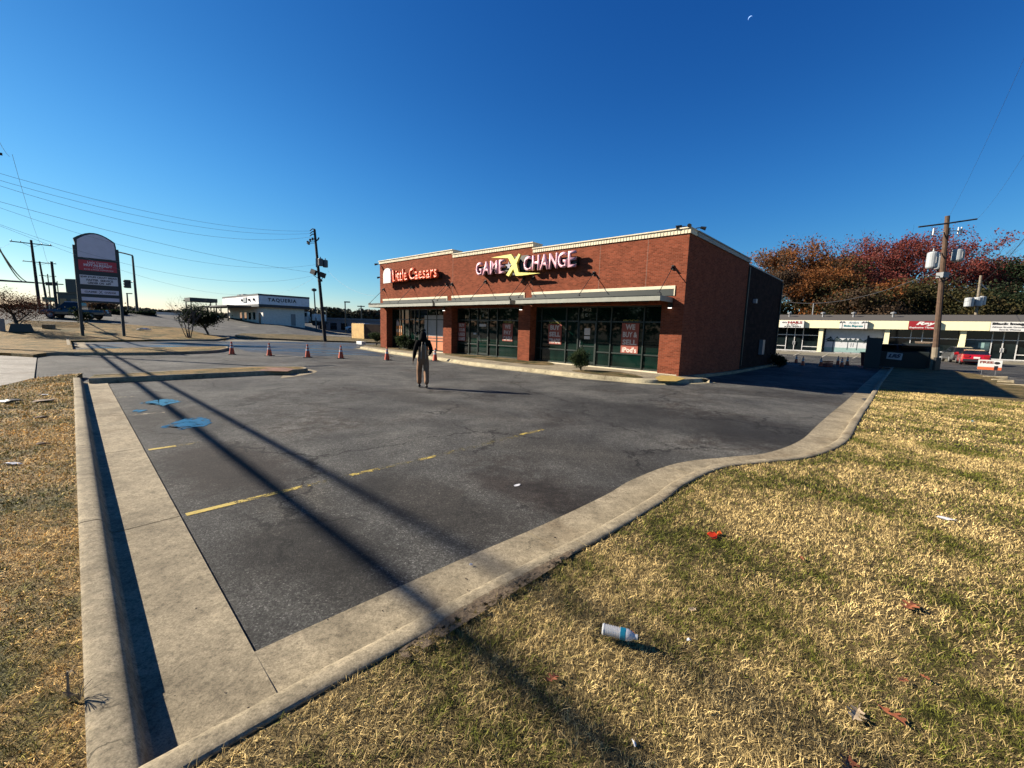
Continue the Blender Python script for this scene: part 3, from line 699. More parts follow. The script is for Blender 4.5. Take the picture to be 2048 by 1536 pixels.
# spotlights on parapet corners
def spot(x, y, z, dx, dy, parent=shop):
    dx *= .6; dy *= .6; mb = MB(); mb.path([(x, y, z), (x+dx*.2, y+dy*.2, z+.07), (x+dx*.55, y+dy*.55, z+.08)], 0.02, 6)
    mb.tube((x+dx*.5, y+dy*.5, z+.09), (x+dx*.95, y+dy*.95, z+.03), 0.05, 0.085, 10)
    mb.build('spotlight', M['black'], parent)
spot(-0.15, 0.15, H0+.25, -.75, -.45); spot(-0.05, 0.3, H0+.25, .1, -.8); spot(-0.05, 0.6, H0+.25, .75, .35); spot(-.6, .3, H0+.25, -.5, .5)
spot(END+.1, .1, H2-.1, -.35, -.9); spot(END, .3, H2-1.1, -.6, -.6)
# lamp and downpipes on the shaded side
x_ = MB(); x_.box(0.0, 0.18, 11.3, 11.6, 3.9, 4.15); x_.build('wall_lamp', M['lgrey'], shop)
for yy_ in (9.62, 19.0): MB().box(0.0, 0.09, yy_, yy_+0.1, 0.0, 5.9).build('downpipe', M['canopy_dark'], shop)
MB().box(0.0, 0.22, 14.0, 14.6, 0.6, 1.6).build('meter_box', M['grey'], shop)
# control joints
m_jt = plain('joint', (0.45, 0.27, 0.2), .9)
for x in (MID, LFT, -1.85, -4.35): mb = MB(); mb.box(x-0.008, x+0.008, -0.004, 0.0, 3.95, {MID: H0, LFT: H1}.get(x, H0)-.01); mb.build('expansion_joint', m_jt, shop)

# ---- storefronts
def storefront(x0, x1, muls, doors, rail=0.76, head=2.34, top=UB, y=0.6):
    ww = 0.05
    gl = MB(); fr = MB()
    xs = [x0] + sorted(muls) + [x1]
    fr.box(x0, x1, y-0.02, y+0.08, -0.05, 0.09); fr.box(x0, x1, y-0.02, y+0.08, top-0.08, top)
    for x in xs:
        fr.box(x-ww/2-0.005, x+ww/2+0.005, y-0.055, y-0.021, 0.0, top); fr.box(x-ww/2, x+ww/2, y-0.02, y+0.07, 0.09, top-0.08)
    for a, b_ in zip(xs[:-1], xs[1:]):
        isd = any(abs((a+b_)/2-d) < 0.35 for d in doors)
        w_ = MB(); w_.box(a+ww/2, b_-ww/2, y+0.02, y+0.03, 0.09, top-0.08)
        if not isd:
            wi = w_.build('window', M['glass'], shop)
            for zr in (rail, head): MB().box(a+ww/2, b_-ww/2, y-0.02, y+0.018, zr-.035, zr+.035).build('window_rail', M['frame'], wi)
        else:
            w_ = MB(); w_.box(a+ww/2, b_-ww/2, y+0.02, y+0.03, head+0.04, top-0.08); wi = w_.build('window', M['glass'], shop)
            d = MB(); d.box(a+ww/2+.05, b_-ww/2-.05, y+0.0, y+0.01, 0.18, head-0.08)
            dm = d.build('door', M['glass'], shop)
            e = MB()
            e.box(a+ww/2, a+ww/2+.07, y-.02, y+.02, 0.02, head); e.box(b_-ww/2-.07, b_-ww/2, y-.02, y+.02, 0.02, head)
            e.box(a+ww/2+.07, b_-ww/2-.07, y-.02, y+.02, 0.02, .2); e.box(a+ww/2+.07, b_-ww/2-.07, y-.02, y+.02, head-.09, head+.04); e.box(a+ww/2+.07, b_-ww/2-.07, y-.02, y+.0-.002, 1.0, 1.05)
            e.build('door_frame', M['frame'], dm)
            h = MB(); hx = a+.2; h.path([(hx, y-.02, .95), (hx, y-.09, .97), (hx, y-.09, 1.33), (hx, y-.02, 1.35)], .014, 6); h.build('handle', M['lgrey'], dm)
    fr.build('storefront_frame', M['frame'], shop)
storefront(-8.76, -1.0, [-8.35+.0, -6.61, -5.82, -4.69, -3.83, -2.07], [-5.25])
storefront(-15.80, -9.66, [-14.61, -13.76, -12.78, -11.95], [-13.27])
storefront(-24.06, -16.72, [-22.9, -22.42, -21.69, -20.9, -20.35, -19.3, -18.19], [-20.6])
# back panel & soffit closing the recess
mb = MB(); mb.box(-24.06, -1.0, 0.68, 0.70, 0.0, UB); mb.build('back_panel', M['canopy_dark'], shop)
mb = MB(); mb.box(-24.9, -0.1, 0.0, 0.9, -0.14, 0.004); mb.build('sill', M['cream'], shop)
# house numbers on the glass
m_num = plain('number_white', (0.45, 0.48, 0.46), .6)
text('3412', 'number', shop, -5.62, -5.06, 2.86, 3.03, 0.59, m_num, bold=.02); text('C', 'number', shop, -5.42, -5.27, 2.58, 2.76, 0.59, m_num, bold=.02)
text('3412', 'number', shop, -13.55, -12.95, 2.86, 3.03, 0.59, m_num, bold=.02); text('B', 'number', shop, -13.35, -13.2, 2.58, 2.76, 0.59, m_num, bold=.02)

# ---- window posters: things standing against the glass
m_pred = plain('poster_red', (0.46, 0.10, 0.06), .7); m_pblank = plain('poster_pink', (0.70, 0.47, 0.38), .7); m_pw = plain('poster_white', (0.7, 0.62, 0.55), .7)
m_py = plain('poster_yellow', (0.35, 0.30, 0.04), .7)
def L3(x, y, z): q = L2W(x, y); return (q[0], q[1], z)
def poster(x0, x1, z0, z1, lines, label, head=None):
    w = x1-x0; r = empty('window_poster', L3((x0+x1)/2, 0.585, z0), BR, label, 'poster', 'red posters taped inside the shop windows')
    mb = MB(); mb.box(-w/2, w/2, 0, .004, 0, z1-z0); mb.build('sheet', m_pred, r)
    n = len(lines); hh = (z1-z0)/n
    for i, l in enumerate(lines):
        k = n-1-i; wd = w*0.42*min(1, 0.35+len(l)*0.16)
        text(l, 'lettering', r, -wd, wd, k*hh+hh*.14, k*hh+hh*.84, -.002, m_pw, bold=.035)
    if head:
        text(head, 'lettering', r, -w*.45, w*.45, z1-z0+.04, z1-z0+.17, -.002, m_py, bold=.03, label='yellow heading on the glass above the poster')
poster(-3.23, -2.31, .78, 2.28, ['WE', 'BUY &', 'SELL', "iPod's"], "red poster reading WE BUY & SELL iPod's in the window beside the right-hand brick pier", 'IPODS')
poster(-7.86, -6.93, 1.04, 2.16, ['BUY', 'SELL', 'TRADE'], 'red poster reading BUY SELL TRADE in the window right of the middle pier', 'GAMES')
poster(-11.5, -10.63, 1.06, 2.14, ['WE', 'PAY', 'CASH'], 'red poster reading WE PAY CASH in the window left of the middle pier', 'VIDEO GAMES')
poster(-15.78, -15.0, .90, 2.14, ['BUY', 'YOUR', 'USED', 'GAMES'], 'red four-line poster in the window beside the brick pier left of the shop door', None)
def sheet(name, x0, x1, z0, z1, mt, label, cat, y=.585):
    mb = MB(); mb.box(x0, x1, 0, .004, z0, z1); o = mb.build(name, mt, None, label=label, cat=cat); o.location = L3(0, y, 0); o.rotation_euler = (0, 0, BR); return o
sheet('notice_sheet', -5.42, -5.06, 1.62, 1.98, m_pw, 'white paper notices taped high on the right-hand glass door', 'notice', .575)
sheet('notice_sheet', -5.42, -5.06, 1.40, 1.56, m_pw, 'lower white paper notice on the right-hand glass door', 'notice', .575)
sheet('notice_sheet', -13.62, -12.98, 1.92, 2.10, m_pw, 'pair of pale paper notices high on the glass door of the middle unit', 'notice', .575)
sheet('notice_sheet', -14.18, -13.9, 1.38, 1.5, m_pw, 'small white notice left of the middle unit door handle', 'notice', .575)
# pizza-unit window graphics
pz = empty('window_poster', L3(-23.15, .585, 1.0), BR, 'orange food poster with a white band in the leftmost shop window', 'poster')
mb = MB(); mb.box(-.42, .42, 0, .004, 0, .82); mb.build('sheet', plain('poster_orange', (.75, .26, .05), .6), pz)
mb = MB(); mb.box(-.41, .41, -.003, -.001, .3, .56); mb.build('band', plain('poster_peach', (.85, .55, .33), .6), pz)
mb = MB(); mb.prism_xz([(-.38, .82), (-.1, .82), (.1, .95), (-.15, 1.25), (-.3, 1.28)], 0, .004); mb.build('top_panel', plain('poster_tan', (.7, .5, .42), .6), pz)
gx = empty('window_graphic', L3(-17.55, .585, .12), BR, 'large window film of plain white above plain orange behind the walking person', 'window film')
mb = MB(); mb.box(-2.15, .80, 0, .004, 1.0, 2.55); mb.build('sheet', plain('film_white', (.55, .54, .52), .6), gx)
mb = MB(); mb.box(-2.15, .80, -.003, .004, 0.0, .995); mb.build('lower_sheet', plain('film_orange', (.62, .20, .08), .6), gx)
mb = MB(); mb.box(-.68, -.60, -.006, -.003, 0.0, 2.55); mb.box(-2.15, .8, -.0059, -.003, .82, .88); mb.build('strip', M['black'], gx)
# ================================================================ ROOF SIGNS ON THE BRICK
m_pink = plain('sign_pink', (0.80, 0.42, 0.50), .45, var=.05); m_yel = plain('sign_yellow', (0.88, 0.78, 0.16), .45, var=.05); m_or = plain('sign_orange', (0.85, 0.115, 0.03), .45, var=.05)
g = empty('game_store_sign', L3(-9.5, 0, 5.0), BR, 'large raised-letter sign in pink with a tall yellow X on the brick front', 'shop sign')
def sx2(px, py): x, z = FR.pix(px, py, -.45); return (x+9.5, z-5.0)
mb = MB(); mb.box(-3.35, 3.95, -.30, 0, .18, .62); mb.box(-.55, .6, -.2, 0, -.05, 1.0); mb.build('raceway', M['black'], g)
for i, (ch, a, b_) in enumerate((('G', -3.45, -2.93), ('A', -2.86, -2.22), ('M', -2.20, -1.60), ('E', -1.45, -1.0))):
    text(ch, 'letter', g, a, b_, .07, .86, -.45, m_pink, depth=.13, bold=.012)
for ch, a, b_ in (('C', .5, 1.03), ('H', 1.12, 1.6), ('A', 1.66, 2.25), ('N', 2.3, 2.83), ('G', 2.88, 3.42), ('E', 3.52, 3.98)):
    text(ch, 'letter', g, a, b_, .07, .88, -.45, m_pink, depth=.13, bold=.012)
xp = [sx2(*q) for q in ((984, 515.5), (1024, 508.5), (1031, 520), (1039, 507.5), (1042, 509.5), (1034.5, 527), (1038.5, 545), (1082, 546.5), (1046, 551), (1033, 552), (1028, 538), (1019, 553), (1014, 550), (1025, 531), (1018, 516.5))]
mb = MB(); mb.prism_xz(xp, -.52, -.38); mb.build('letter', m_yel, g, label='yellow X with long pointed serifs')
mb = MB()
for k in range(1): mb.prism_xz([(sx2(1014.5, 531)[0]+.26*math.cos(R(90+36*i))*(1 if i % 2 == 0 else .42), .48+.26*math.sin(R(90+36*i))*(1 if i % 2 == 0 else .42)) for i in range(10)], -.34, -.31)
mb.build('star', plain('star_grey', (.45, .45, .55), .4), g)
g = empty('pizza_store_sign', L3(-19.6, 0, 5.1), BR, 'orange-red raised-letter pizza shop sign with a plain white plaque at its left end', 'shop sign')
mb = MB(); mb.box(-2.7, 2.75, -.30, 0, .1, .5); mb.build('raceway', M['black'], g)
text('Little', 'letter', g, -2.75, -.78, .03, .93, -.5, m_or, depth=.16, bold=.02, spacing=1.0)
text('Caesars', 'letter', g, -.55, 2.80, .05, .93, -.5, m_or, depth=.16, bold=.02, spacing=1.0)
pl = smooth_path([(-4.06, -.02), (-3.05, .02), (-3.0, .95), (-3.25, 1.1), (-3.75, 1.14), (-4.08, .9)], 3, True)
mb = MB(); mb.prism_xz([(-4.06, 0), (-3.02, .02), (-3.02, .85), (-3.12, 1.05), (-3.4, 1.15), (-3.75, 1.12), (-3.98, .95), (-4.08, .7)], -.5, -.3); mb.build('plaque', plain('plaque_white', (.78, .76, .72), .5), g)

# ================================================================ PYLON SIGN
Y1 = 35.4
pl0 = ap(166, 668, Y1)
PS = Frame(pl0.x, pl0.y, 0.0, math.atan2(EV[1], EV[0]))
zt0 = float(T(pl0.x, pl0.y))+.15
pyl = empty('pylon_sign', (pl0.x, pl0.y, 0), PS.ang, 'tall two-post shop sign with stacked panels standing on the grass verge', 'sign')
def PX(px, py): return PS.pix(px, py, -.2)
m_pf = plain('sign_frame_dark', (.016, .03, .038), .5); m_pg = plain('sign_panel_grey', (.80, .76, .84), .6, var=.06); m_pr = plain('sign_panel_red', (.62, .05, .07), .6, var=.06)
m_pcr = plain('sign_panel_reader', (.9, .86, .86), .6, var=.06)
xR = PX(246, 640)[0]
zb = PX(165, 604)[1]; ztop = PX(188, 466)[1]; zsh = PX(150, 488)[1]
for a in (-.02, xR):
    mb = MB(); mb.box(a-.10, a+.10, -.12, .12, zt0-.3, zsh-.05); mb.build('post', m_pf, pyl)
mb = MB(); arc = [(-.10, zb), (xR+.1, zb), (xR+.1, zsh-.15), (xR-.05, zsh-.12), (xR-.05, zsh+.12)] 
for i in range(11):
    t = i/10; arc.append((xR-.1-(xR-.05)*t, zsh+.12+(ztop-zsh-.12)*math.sin(math.pi*(.12+.76*t))/1.0))
arc += [(.02, zsh+.12), (.02, zsh-.1), (-.1, zsh-.12)]
mb.prism_xz(arc, -.19, .19); mb.build('cabinet', m_pf, pyl)
wd = xR
def pan(z0, z1, mt, top=None):
    mb = MB()
    if top is None: mb.box(.12, wd-.12, -.205, -.19, z0, z1)
    else:
        pts = [(.12, z0), (wd-.14, z0), (wd-.14, z1)]
        for i in range(9):
            t = i/8; pts.append((wd-.18-(wd-.34)*t, z1+(top-z1)*math.sin(math.pi*(.12+.76*t))))
        pts.append((.14, z1)); mb.prism_xz(pts, -.205, -.19)
    return mb.build('sign_panel', mt, pyl)
zz = lambda py0: PX(200, py0)[1]
za = [PX(192, y)[1] for y in (517, 522, 542.5, 551.5, 570, 579.5, 588.5, 595, 602)]
pan(za[0], zsh+.05, m_pg, ztop-.1); pan(za[2], za[1], m_pr); pan(za[4], za[3], m_pcr); pan(za[6], za[5], m_pg); pan(za[8], za[7], m_pg)
m_txw = plain('sign_text_pale', (.9, .85, .88), .6); m_txk = plain('sign_text_dark', (.03, .03, .04), .6)
h = za[1]-za[2]
text('Little Caesars', 'lettering', pyl, .65, wd-.65, za[2]+h*.72, za[2]+h*.93, -.208, m_txw, bold=.01)
text('HOT-N-READY', 'lettering', pyl, .42, wd-.38, za[2]+h*.42, za[2]+h*.68, -.208, m_txw, bold=.04)
text('PIZZA', 'lettering', pyl, .95, wd-.95, za[2]+h*.27, za[2]+h*.37, -.208, m_txw, bold=.01, spacing=1.3)
text('$5.55 LARGE PEPPERONI', 'lettering', pyl, .42, wd-.35, za[2]+h*.06, za[2]+h*.2, -.208, m_txw, bold=.0)
h = za[3]-za[4]
for i, (l, a, c) in enumerate((('$349 STUFF CRAZY BREAD', .16, wd-.16), ('FASTER  SERVICE', .5, wd-.42), ('ORDER ON  APP', .55, wd-.55))):
    text(l, 'lettering', pyl, a, c, za[4]+h*(.69-.31*i), za[4]+h*(.92-.31*i), -.208, m_txk, bold=.04)
h = za[5]-za[6]
text('GAME', 'lettering', pyl, .32, wd*.42, za[6]+h*.28, za[6]+h*.68, -.208, m_txk, bold=.03); text('X', 'lettering', pyl, wd*.46, wd*.56, za[6]+h*.12, za[6]+h*.88, -.208, m_txk, bold=.0); text('CHANGE', 'lettering', pyl, wd*.6, wd-.3, za[6]+h*.28, za[6]+h*.68, -.208, m_txk, bold=.03)

# ================================================================ UTILITY POLES AND WIRES
def wire(name, a, b_, sag, r, label, group=None, mat=None, n=24):
    a = Vector(a); b_ = Vector(b_); pts = []
    for i in range(n+1):
        t = i/n; p = a.lerp(b_, t); p.z -= sag*4*t*(1-t); pts.append(p)
    o = MB().path(pts, r, 5).build(name, mat or M['black'], None, label=label, cat='wire', group=group); return o
def pole_obj(base, h, lean, label, arms=(), r0=.16, r1=.10, mt=None, az=None, group='utility poles along the street'):
    """arms: (z below top, half length, angle)"""
    r = empty('utility_pole', base, 0, label, 'utility pole', group)
    top = Vector((lean[0], lean[1], h)); mt = mt or M['wood_dark']
    MB().tube((0, 0, -.3), top, r0, r1, 10).build('pole', mt, r)
    for dz, hl, an in arms:
        c = top*((h-dz)/h); d = Vector((math.cos(an), math.sin(an), 0))
        a = MB(); a.obox(c+d.cross(Vector((0, 0, 1)))*.14, (hl, .05, .06), Matrix.Rotation(an, 3, 'Z'))
        a.tube(c+d*hl*.45, c-Vector((0, 0, .5)), .02, n=5); a.tube(c-d*hl*.45, c-Vector((0, 0, .5)), .02, n=5)
        ar = a.build('crossarm', mt, r)
        for q in (-.92, -.5, .5, .92):
            i = MB(); i.lathe([(.03, 0), (.05, .05), (.03, .1), (.06, .14), (.02, .2)], 8, c+d*hl*q+Vector((0, 0, .05))); i.build('insulator', M['grey'], ar)
    return r, Vector(base)+top
EA = math.atan2(EV[1], EV[0])
pA = ap(79, 612, 62); pAt = ap(62, 480, 62); rA, _ = pole_obj(pA, pAt.z-pA.z, (pAt.x-pA.x, 0), 'dark utility pole with a high crossarm, tallest at the left edge', [(.5, 2.0, EA)], .2, .13)
pB = ap(95, 612, 84); pBt = ap(79, 523, 84); rB, _ = pole_obj(pB, pBt.z-pB.z, (pBt.x-pB.x, 0), 'second utility pole behind the tallest one at the left, with crossarm at mid height', [(.2, 2.2, EA)], .2, .13)
pC = ap(113, 612, 70); pCt = ap(103, 523, 70); rC, _ = pole_obj(pC, pCt.z-pC.z, (pCt.x-pC.x, 0), 'bare dark pole without crossarm left of the tall shop sign', [], .2, .16)
pD = ap(102, 612, 110); pDt = ap(95, 548, 110); pole_obj(pD, pDt.z-pD.z, (pDt.x-pD.x, 0), 'thin distant pole between the two nearer dark poles', [(.5, 1.5, EA)], .14, .1)
pE = ap(119, 612, 120); pEt = ap(114, 562, 120); pole_obj(pE, pEt.z-pE.z, (pEt.x-pE.x, 0), 'thinnest distant pole just right of the bare dark pole', [], .14, .1)
# near pole, only its arm tip shows at the left edge
tipv = ap(19, 313, 24.6)
pN = Vector((tipv.x-1.55, tipv.y-1.9, 0)); pN.z = float(T(pN.x, pN.y))
rN, tN = pole_obj(pN, tipv.z-pN.z+.5, (0, 0), 'nearest utility pole whose crossarm tip shows at the upper left edge', [(.5, 2.2, math.atan2(tipv.y-pN.y, tipv.x-pN.x))], .17, .12)
# middle pole
Ym = 46.5
pM = ap(650, 677, Ym); pMt = ap(629, 459, Ym); dM = pMt-pM
rM, tM = pole_obj(pM, dM.z, (dM.x, 0), 'leaning utility pole with transformer and floodlights behind the row of cones', [], .19, .12)
def mp_(px, py): return ap(px, py, Ym)-pM
def att(px, py, dy=0): v = mp_(px, py); return Vector((v.x, v.y+dy, v.z))
for i, (px, py) in enumerate(((620, 461.5), (620, 467), (620, 472))):
    q = att(px, py); a = MB(); e = att(630, py-3); a.path([e, (e+q)/2+Vector((0, 0, .12)), q], .05, 6); a.build('insulator', M['wood_dark'], rM)
for i, (px, py) in enumerate(((625, 478), (622, 481), (619, 486), (623, 489))):
    q = att(px, py, -.2*i); a = MB(); a.lathe([(.05, -.15), (.14, -.1), (.06, 0), (.14, .08), (.05, .15)], 8, q); a.tube(q, att(632, py-3), .025, n=5); a.build('cutout', M['wood_dark'], rM)
a = MB(); a.path([att(632, 482), att(636, 479), att(638, 475)], .07, 6); a.build('bracket', M['wood_dark'], rM)
for px, py, rr, hh in ((642, 525, .26, .75), (649, 527, .26, .75)):
    q = att(px, py, .2 if px > 645 else -.1); a = MB(); a.lathe([(rr*.9, -hh/2), (rr, -hh/2+.06), (rr, hh/2-.05), (rr*.95, hh/2), (.05, hh/2+.05), (.04, hh/2+.2)], 14, q); a.build('transformer', plain('transformer_dark', (.10, .13, .15), .5), rM)
q = att(634.5, 526); a = MB(); a.box(q.x-.1, q.x+.1, q.y-.15, q.y+.15, q.z-.45, q.z+.45); a.build('meter_box', M['grey'], rM)
for px, py, sgn in ((628.5, 544.5, -1), (646.5, 550.5, 1)):
    q = att(px, py, -.15); fl = MB(); fl.obox(q, (.30, .16, .26), Matrix.Rotation(.35, 3, 'Y') @ Matrix.Rotation(sgn*.3, 3, 'Z')); fo = fl.build('floodlight', M['black'], rM)
    a = MB(); a.path([q-Vector((0, 0, .28)), q-Vector((-.1*sgn*-1, 0, .42)), att(639, 558)], .035, 6); a.build('arm', M['black'], fo)
a = MB(); q = att(640, 561); a.lathe([(.24, -.1), (.24, .1)], 12, q); a.build('collar', M['black'], rM)
# right-hand big pole
GRY = 27.0
gR = gz(1868, 741, .1); pR = Vector((gR[0], gR[1], float(T(*gR))+.05)); pRt = ap(1895, 432, gR[1]); dR = pRt-pR
rR, tR = pole_obj(pR, dR.z, (dR.x, 0), 'tall brown utility pole with three transformers at the edge of the lawn', [], .19, .13, mt=M['wood'], group=None)
def rp(px, py, dy=0): v = ap(px, py, gR[1]+dy)-pR; return v
mb = MB(); mb.tube((0, 0, 0), (dR.x*.16, 0, dR.z*.16), .215, .20, 12); mb.build('pole_guard', M['wood_pale'], rR)
mb = MB(); mb.box(-.25, .1, -.28, -.1, .1, .95); mb.build('riser_box', M['black'], rR)
a = MB(); a.path([rp(1837, 454, -.2), rp(1893, 447, -.2), rp(1954, 438, -.2)], .05, 6); a.build('crossarm', M['wood_dark'], rR)
a = MB(); a.path([rp(1866, 467), rp(1880, 465.5), rp(1900, 462), rp(1926, 461)], .03, 6)
for px in (1868, 1900, 1918, 1924): a.tube(rp(px, 457-(px-1868)*.05), rp(px-2, 470-(px-1868)*.05), .05, n=6)
a.build('cutout_arm', M['white'], rR)
for px, py, w_, h_ in ((1864.5, 521, .30, 1.0), (1877, 526, .2, .8), (1916, 511, .31, .75)):
    q = rp(px, py, -.35 if px < 1870 else (.3 if px < 1890 else -.1)); a = MB(); a.lathe([(w_*.85, -h_/2), (w_, -h_/2+.08), (w_, h_/2-.06), (w_*.93, h_/2), (w_*.5, h_/2+.06)], 18, q); t = a.build('transformer', M['lgrey'], rR, smooth=False)
    a = MB(); a.lathe([(.03, h_/2), (.06, h_/2+.1), (.04, h_/2+.2), (.05, h_/2+.28)], 8, q); a.box(q.x-.05, q.x+.05, q.y-w_-.04, q.y-w_, q.z-.2, q.z+.2); a.build('bushing', M['grey'], t)
a = MB(); a.path([rp(1857, 551), rp(1872, 552), rp(1884, 553)], .035, 6); a.box(*(lambda v: (v.x-.2, v.x+.2, v.y-.25, v.y+.25, v.z-.15, v.z+.2))(rp(1885, 551))); a.build('bracket', M['grey'], rR)
a = MB(); a.path([rp(1893, 505), rp(1880, 507), rp(1866, 506)], .03, 6); a.path([rp(1893, 505), rp(1905, 503), rp(1915, 498)], .03, 6); a.build('mount', M['grey'], rR)
# second pole behind the strip shops
gS = (58.5, 58.5); pS = Vector((ap(1945, 690, 57).x, 57, -.2)); pSt = ap(1962, 551, 57)
rS, tS = pole_obj(pS, pSt.z-pS.z, (pSt.x-pS.x, 0), 'pale utility pole with a pair of transformers rising behind the shop roof', [], .2, .14, mt=M['wood_pale'], group=None)
for px, py in ((1938, 605), (1955, 604), (1962, 602)):
    q = ap(px, py, 57 if px != 1962 else 57.6)-pS; a = MB(); a.lathe([(.40, -.55), (.46, -.5), (.46, .5), (.42, .58), (.1, .65)], 16, q); a.build('transformer', M['lgrey'], rS)
a = MB(); a.path([ap(1960, 565, 57)-pS, ap(1966, 572, 57)-pS, ap(1974, 578, 57)-pS], .05, 6); a.build('bracket', M['white'], rS)
# wires
gw = 'thin overhead wires crossing the sky at the left'
uN = tN
def near(dz, dx=0): return Vector((pN.x+dx, pN.y+dx*.3, tipv.z-dz))
mw = plain('wire_grey', (.42, .48, .54), .6)
wire('overhead_wire', ap(-40, 195, 15), tipv, .3, 0.0074, 'thin wire running down to the crossarm tip at the upper left edge', mat=mw)
wire('overhead_wire', tipv+Vector((.05, .1, .15)), ap(85, 493, 62), 1.0, 0.0087, 'wire dropping from the near crossarm tip to the tallest left pole', mat=mw)
wire('overhead_wire', near(3.0, -.6), pAt+Vector((-1.5, -1, -.3)), 1.6, 0.0087, 'lower wire from the left frame edge to the tallest left pole', mat=mw)
wire('overhead_wire', ap(86, 493, 62), ap(98, 531, 84), .5, 0.0124, 'short span between the first two left poles', mat=mw)
for i, (a, b_, sg) in enumerate((((-30, 338, 24), (621, 462), .9), ((-30, 352, 24), (621, 467), 1.0), ((-30, 362, 24), (621, 474), 1.3))):
    wire('overhead_wire', ap(*a), ap(b_[0], b_[1], Ym), sg, .010, ('topmost', 'second', 'third')[i]+' of the three long thin wires reaching the leaning pole top', mat=mw)
wire('overhead_wire', ap(-30, 395, 24), ap(632, 546, Ym), .45, 0.0105, 'thicker wire running from the left edge down to the floodlight height of the leaning pole', mat=mw)
wire('overhead_wire', ap(-30, 405, 24), ap(634, 529, Ym), 1.5, 0.0081, 'sagging wire ending at the transformer of the leaning pole', mat=mw)
wire('overhead_wire', ap(-30, 438, 24), ap(632, 550, Ym), 1.8, 0.0074, 'lowest sagging wire to the leaning pole', mat=mw)
wire('overhead_wire', ap(-30, 440, 24), ap(520, 586, 75), 1.6, 0.0074, 'faint wire running down to the white eating place roof', mat=mw)
wire('overhead_wire', ap(520, 587, 75.5), ap(634, 552, Ym), .8, 0.0074, 'wire from the white eating place roof up to the leaning pole', mat=mw)
wire('overhead_wire', ap(655, 541, Ym), ap(752, 592, 36.6), .6, 0.0081, 'wire from the leaning pole to the brick shop corner', mat=mw)
# thick cable pair along the street (they throw the two bands of shade on the lot)
def cab(px, py, h):
    g = gz(px, py); k = (h+.15)/math.tan(SUN_EL); return np.array([g[0]-math.cos(SUN_AZ)*k, g[1]-math.sin(SUN_AZ)*k])
for i, ((a, b_), lab) in enumerate(((((410, 870), (880, 1230)), 'left of the two thick telephone cables hung along the street'), (((480, 850), (1030, 1155)), 'right of the two thick telephone cables hung along the street'))):
    ga_ = np.array(gz(*a)); gb2 = np.array(gz(*b_)); d = (ga_-gb2)/np.linalg.norm(ga_-gb2); pts = []
    for s_ in np.linspace(-14, 41, 56):     # distance along the street from the nearest point seen
        hgt = 6.4 + (3.0 if i == 0 else 14.0)*float(sm((6.0-s_)/(10.0 if i == 0 else 13.0))); g_ = gb2+d*s_; k = (hgt+.15)/math.tan(SUN_EL)  # climb at the near end shapes the cable so its shade softens
        pts.append((g_[0]-math.cos(SUN_AZ)*k, g_[1]-math.sin(SUN_AZ)*k, hgt))
    v_ = ap(-30, 440+12*i, 26); pts.append(tuple(v_))
    MB().path(pts, .068 if i == 0 else .058, 6).build('telephone_cable', M['black'], None, label=lab, cat='cable', group=None)
    en = pts[-1]
    wire('telephone_cable', en, ap(44+i*12, 562+i*2, 62), .7, .05, 'far span of the '+lab, None, n=30)
# right side wires
mwd = plain('wire_dark', (.10, .10, .11), .6)
wire('overhead_wire', ap(1570, 603, 40), rp(1858, 548)+pR, .8, 0.0136, 'wire from behind the brick shop up to the tall brown pole', mat=mwd)
wire('overhead_wire', ap(1894, 440, gR[1]), ap(2060, 90, 13), .3, 0.0037, 'very thin wire rising steeply to the upper right edge', mat=mwd)
wire('overhead_wire', ap(1952, 440, gR[1]), ap(2060, 290, 18), .3, 0.0037, 'thin wire from the right crossarm tip to the right edge', mat=mwd)
wire('overhead_wire', ap(1955, 570, 57), ap(2060, 463, 30), .5, 0.0186, 'dark cable rising from the pale pole to the right edge', mat=M['black'])
wire('overhead_wire', ap(1893, 535, gR[1]), ap(1962, 566, 57), 1.4, 0.0124, 'upper slack cable between the two right-hand poles', mat=mwd)
wire('overhead_wire', ap(1889, 577, gR[1]), ap(1960, 580, 57), 1.2, 0.0124, 'lower slack cable between the two right-hand poles', mat=mwd)

# ================================================================ WHITE EATING PLACE ON THE HILL
Yt = 75.0
tb = ap(527, 650, Yt); TQ = Frame(tb.x-.05, Yt, 0, EA); tz = tb.z
m_tw = plain('stucco_white', (.86, .80, .70), .85); m_td = plain('fascia_dark', (.035, .045, .06), .6); m_tg = plain('sign_grey_white', (.85, .85, .88), .7)
m_pnt = m_tw
tq = empty('taqueria_building', (tb.x, Yt, 0), EA, 'white flat-roofed eating place with dark roof edge and sign band on the hill', 'building')
hz = lambda py: TQ.pix(528, py)[1]
zr = hz(588.5); zs0 = hz(609); zf = hz(613.5)
XL, YD = 7.6, 20.5
ov = .9
mb = MB(); mb.box(0, XL-.6, 0, YD, tz-.8, zs0-.1); mb.build('wall', m_tw, tq)
mb = MB(); mb.box(-ov, XL, -ov, YD, zs0, zr-.3); mb.build('sign_band', m_tg, tq)
mb = MB(); mb.box(-ov-.03, XL+.03, -ov-.03, YD+.03, zr-.3, zr); mb.box(-ov-.02, XL+.02, -ov-.02, YD+.02, zs0-.42, zs0); mb.build('roof_edge', m_td, tq)
text('TAQUERIA', 'lettering', tq, .55, XL-2.3, zs0+.42, zs0+1.15, -ov-.02, m_td, bold=.035, spacing=1.2)
mb = MB(); mb.box(4.6, 5.4, -.02, 0, tz+.0, tz+2.1); mb.build('door', M['grey'], tq)
mb = MB(); mb.box(-.05, -.01, 1.2, 2.1, tz, tz+2.1); mb.build('door', m_td, tq)
for a in (4.0, 6.4, 8.8, 11.5):
    mb = MB(); mb.box(-.04, -.01, a, a+1.2, tz+.9, tz+2.2); mb.build('window', M['glass'], tq)
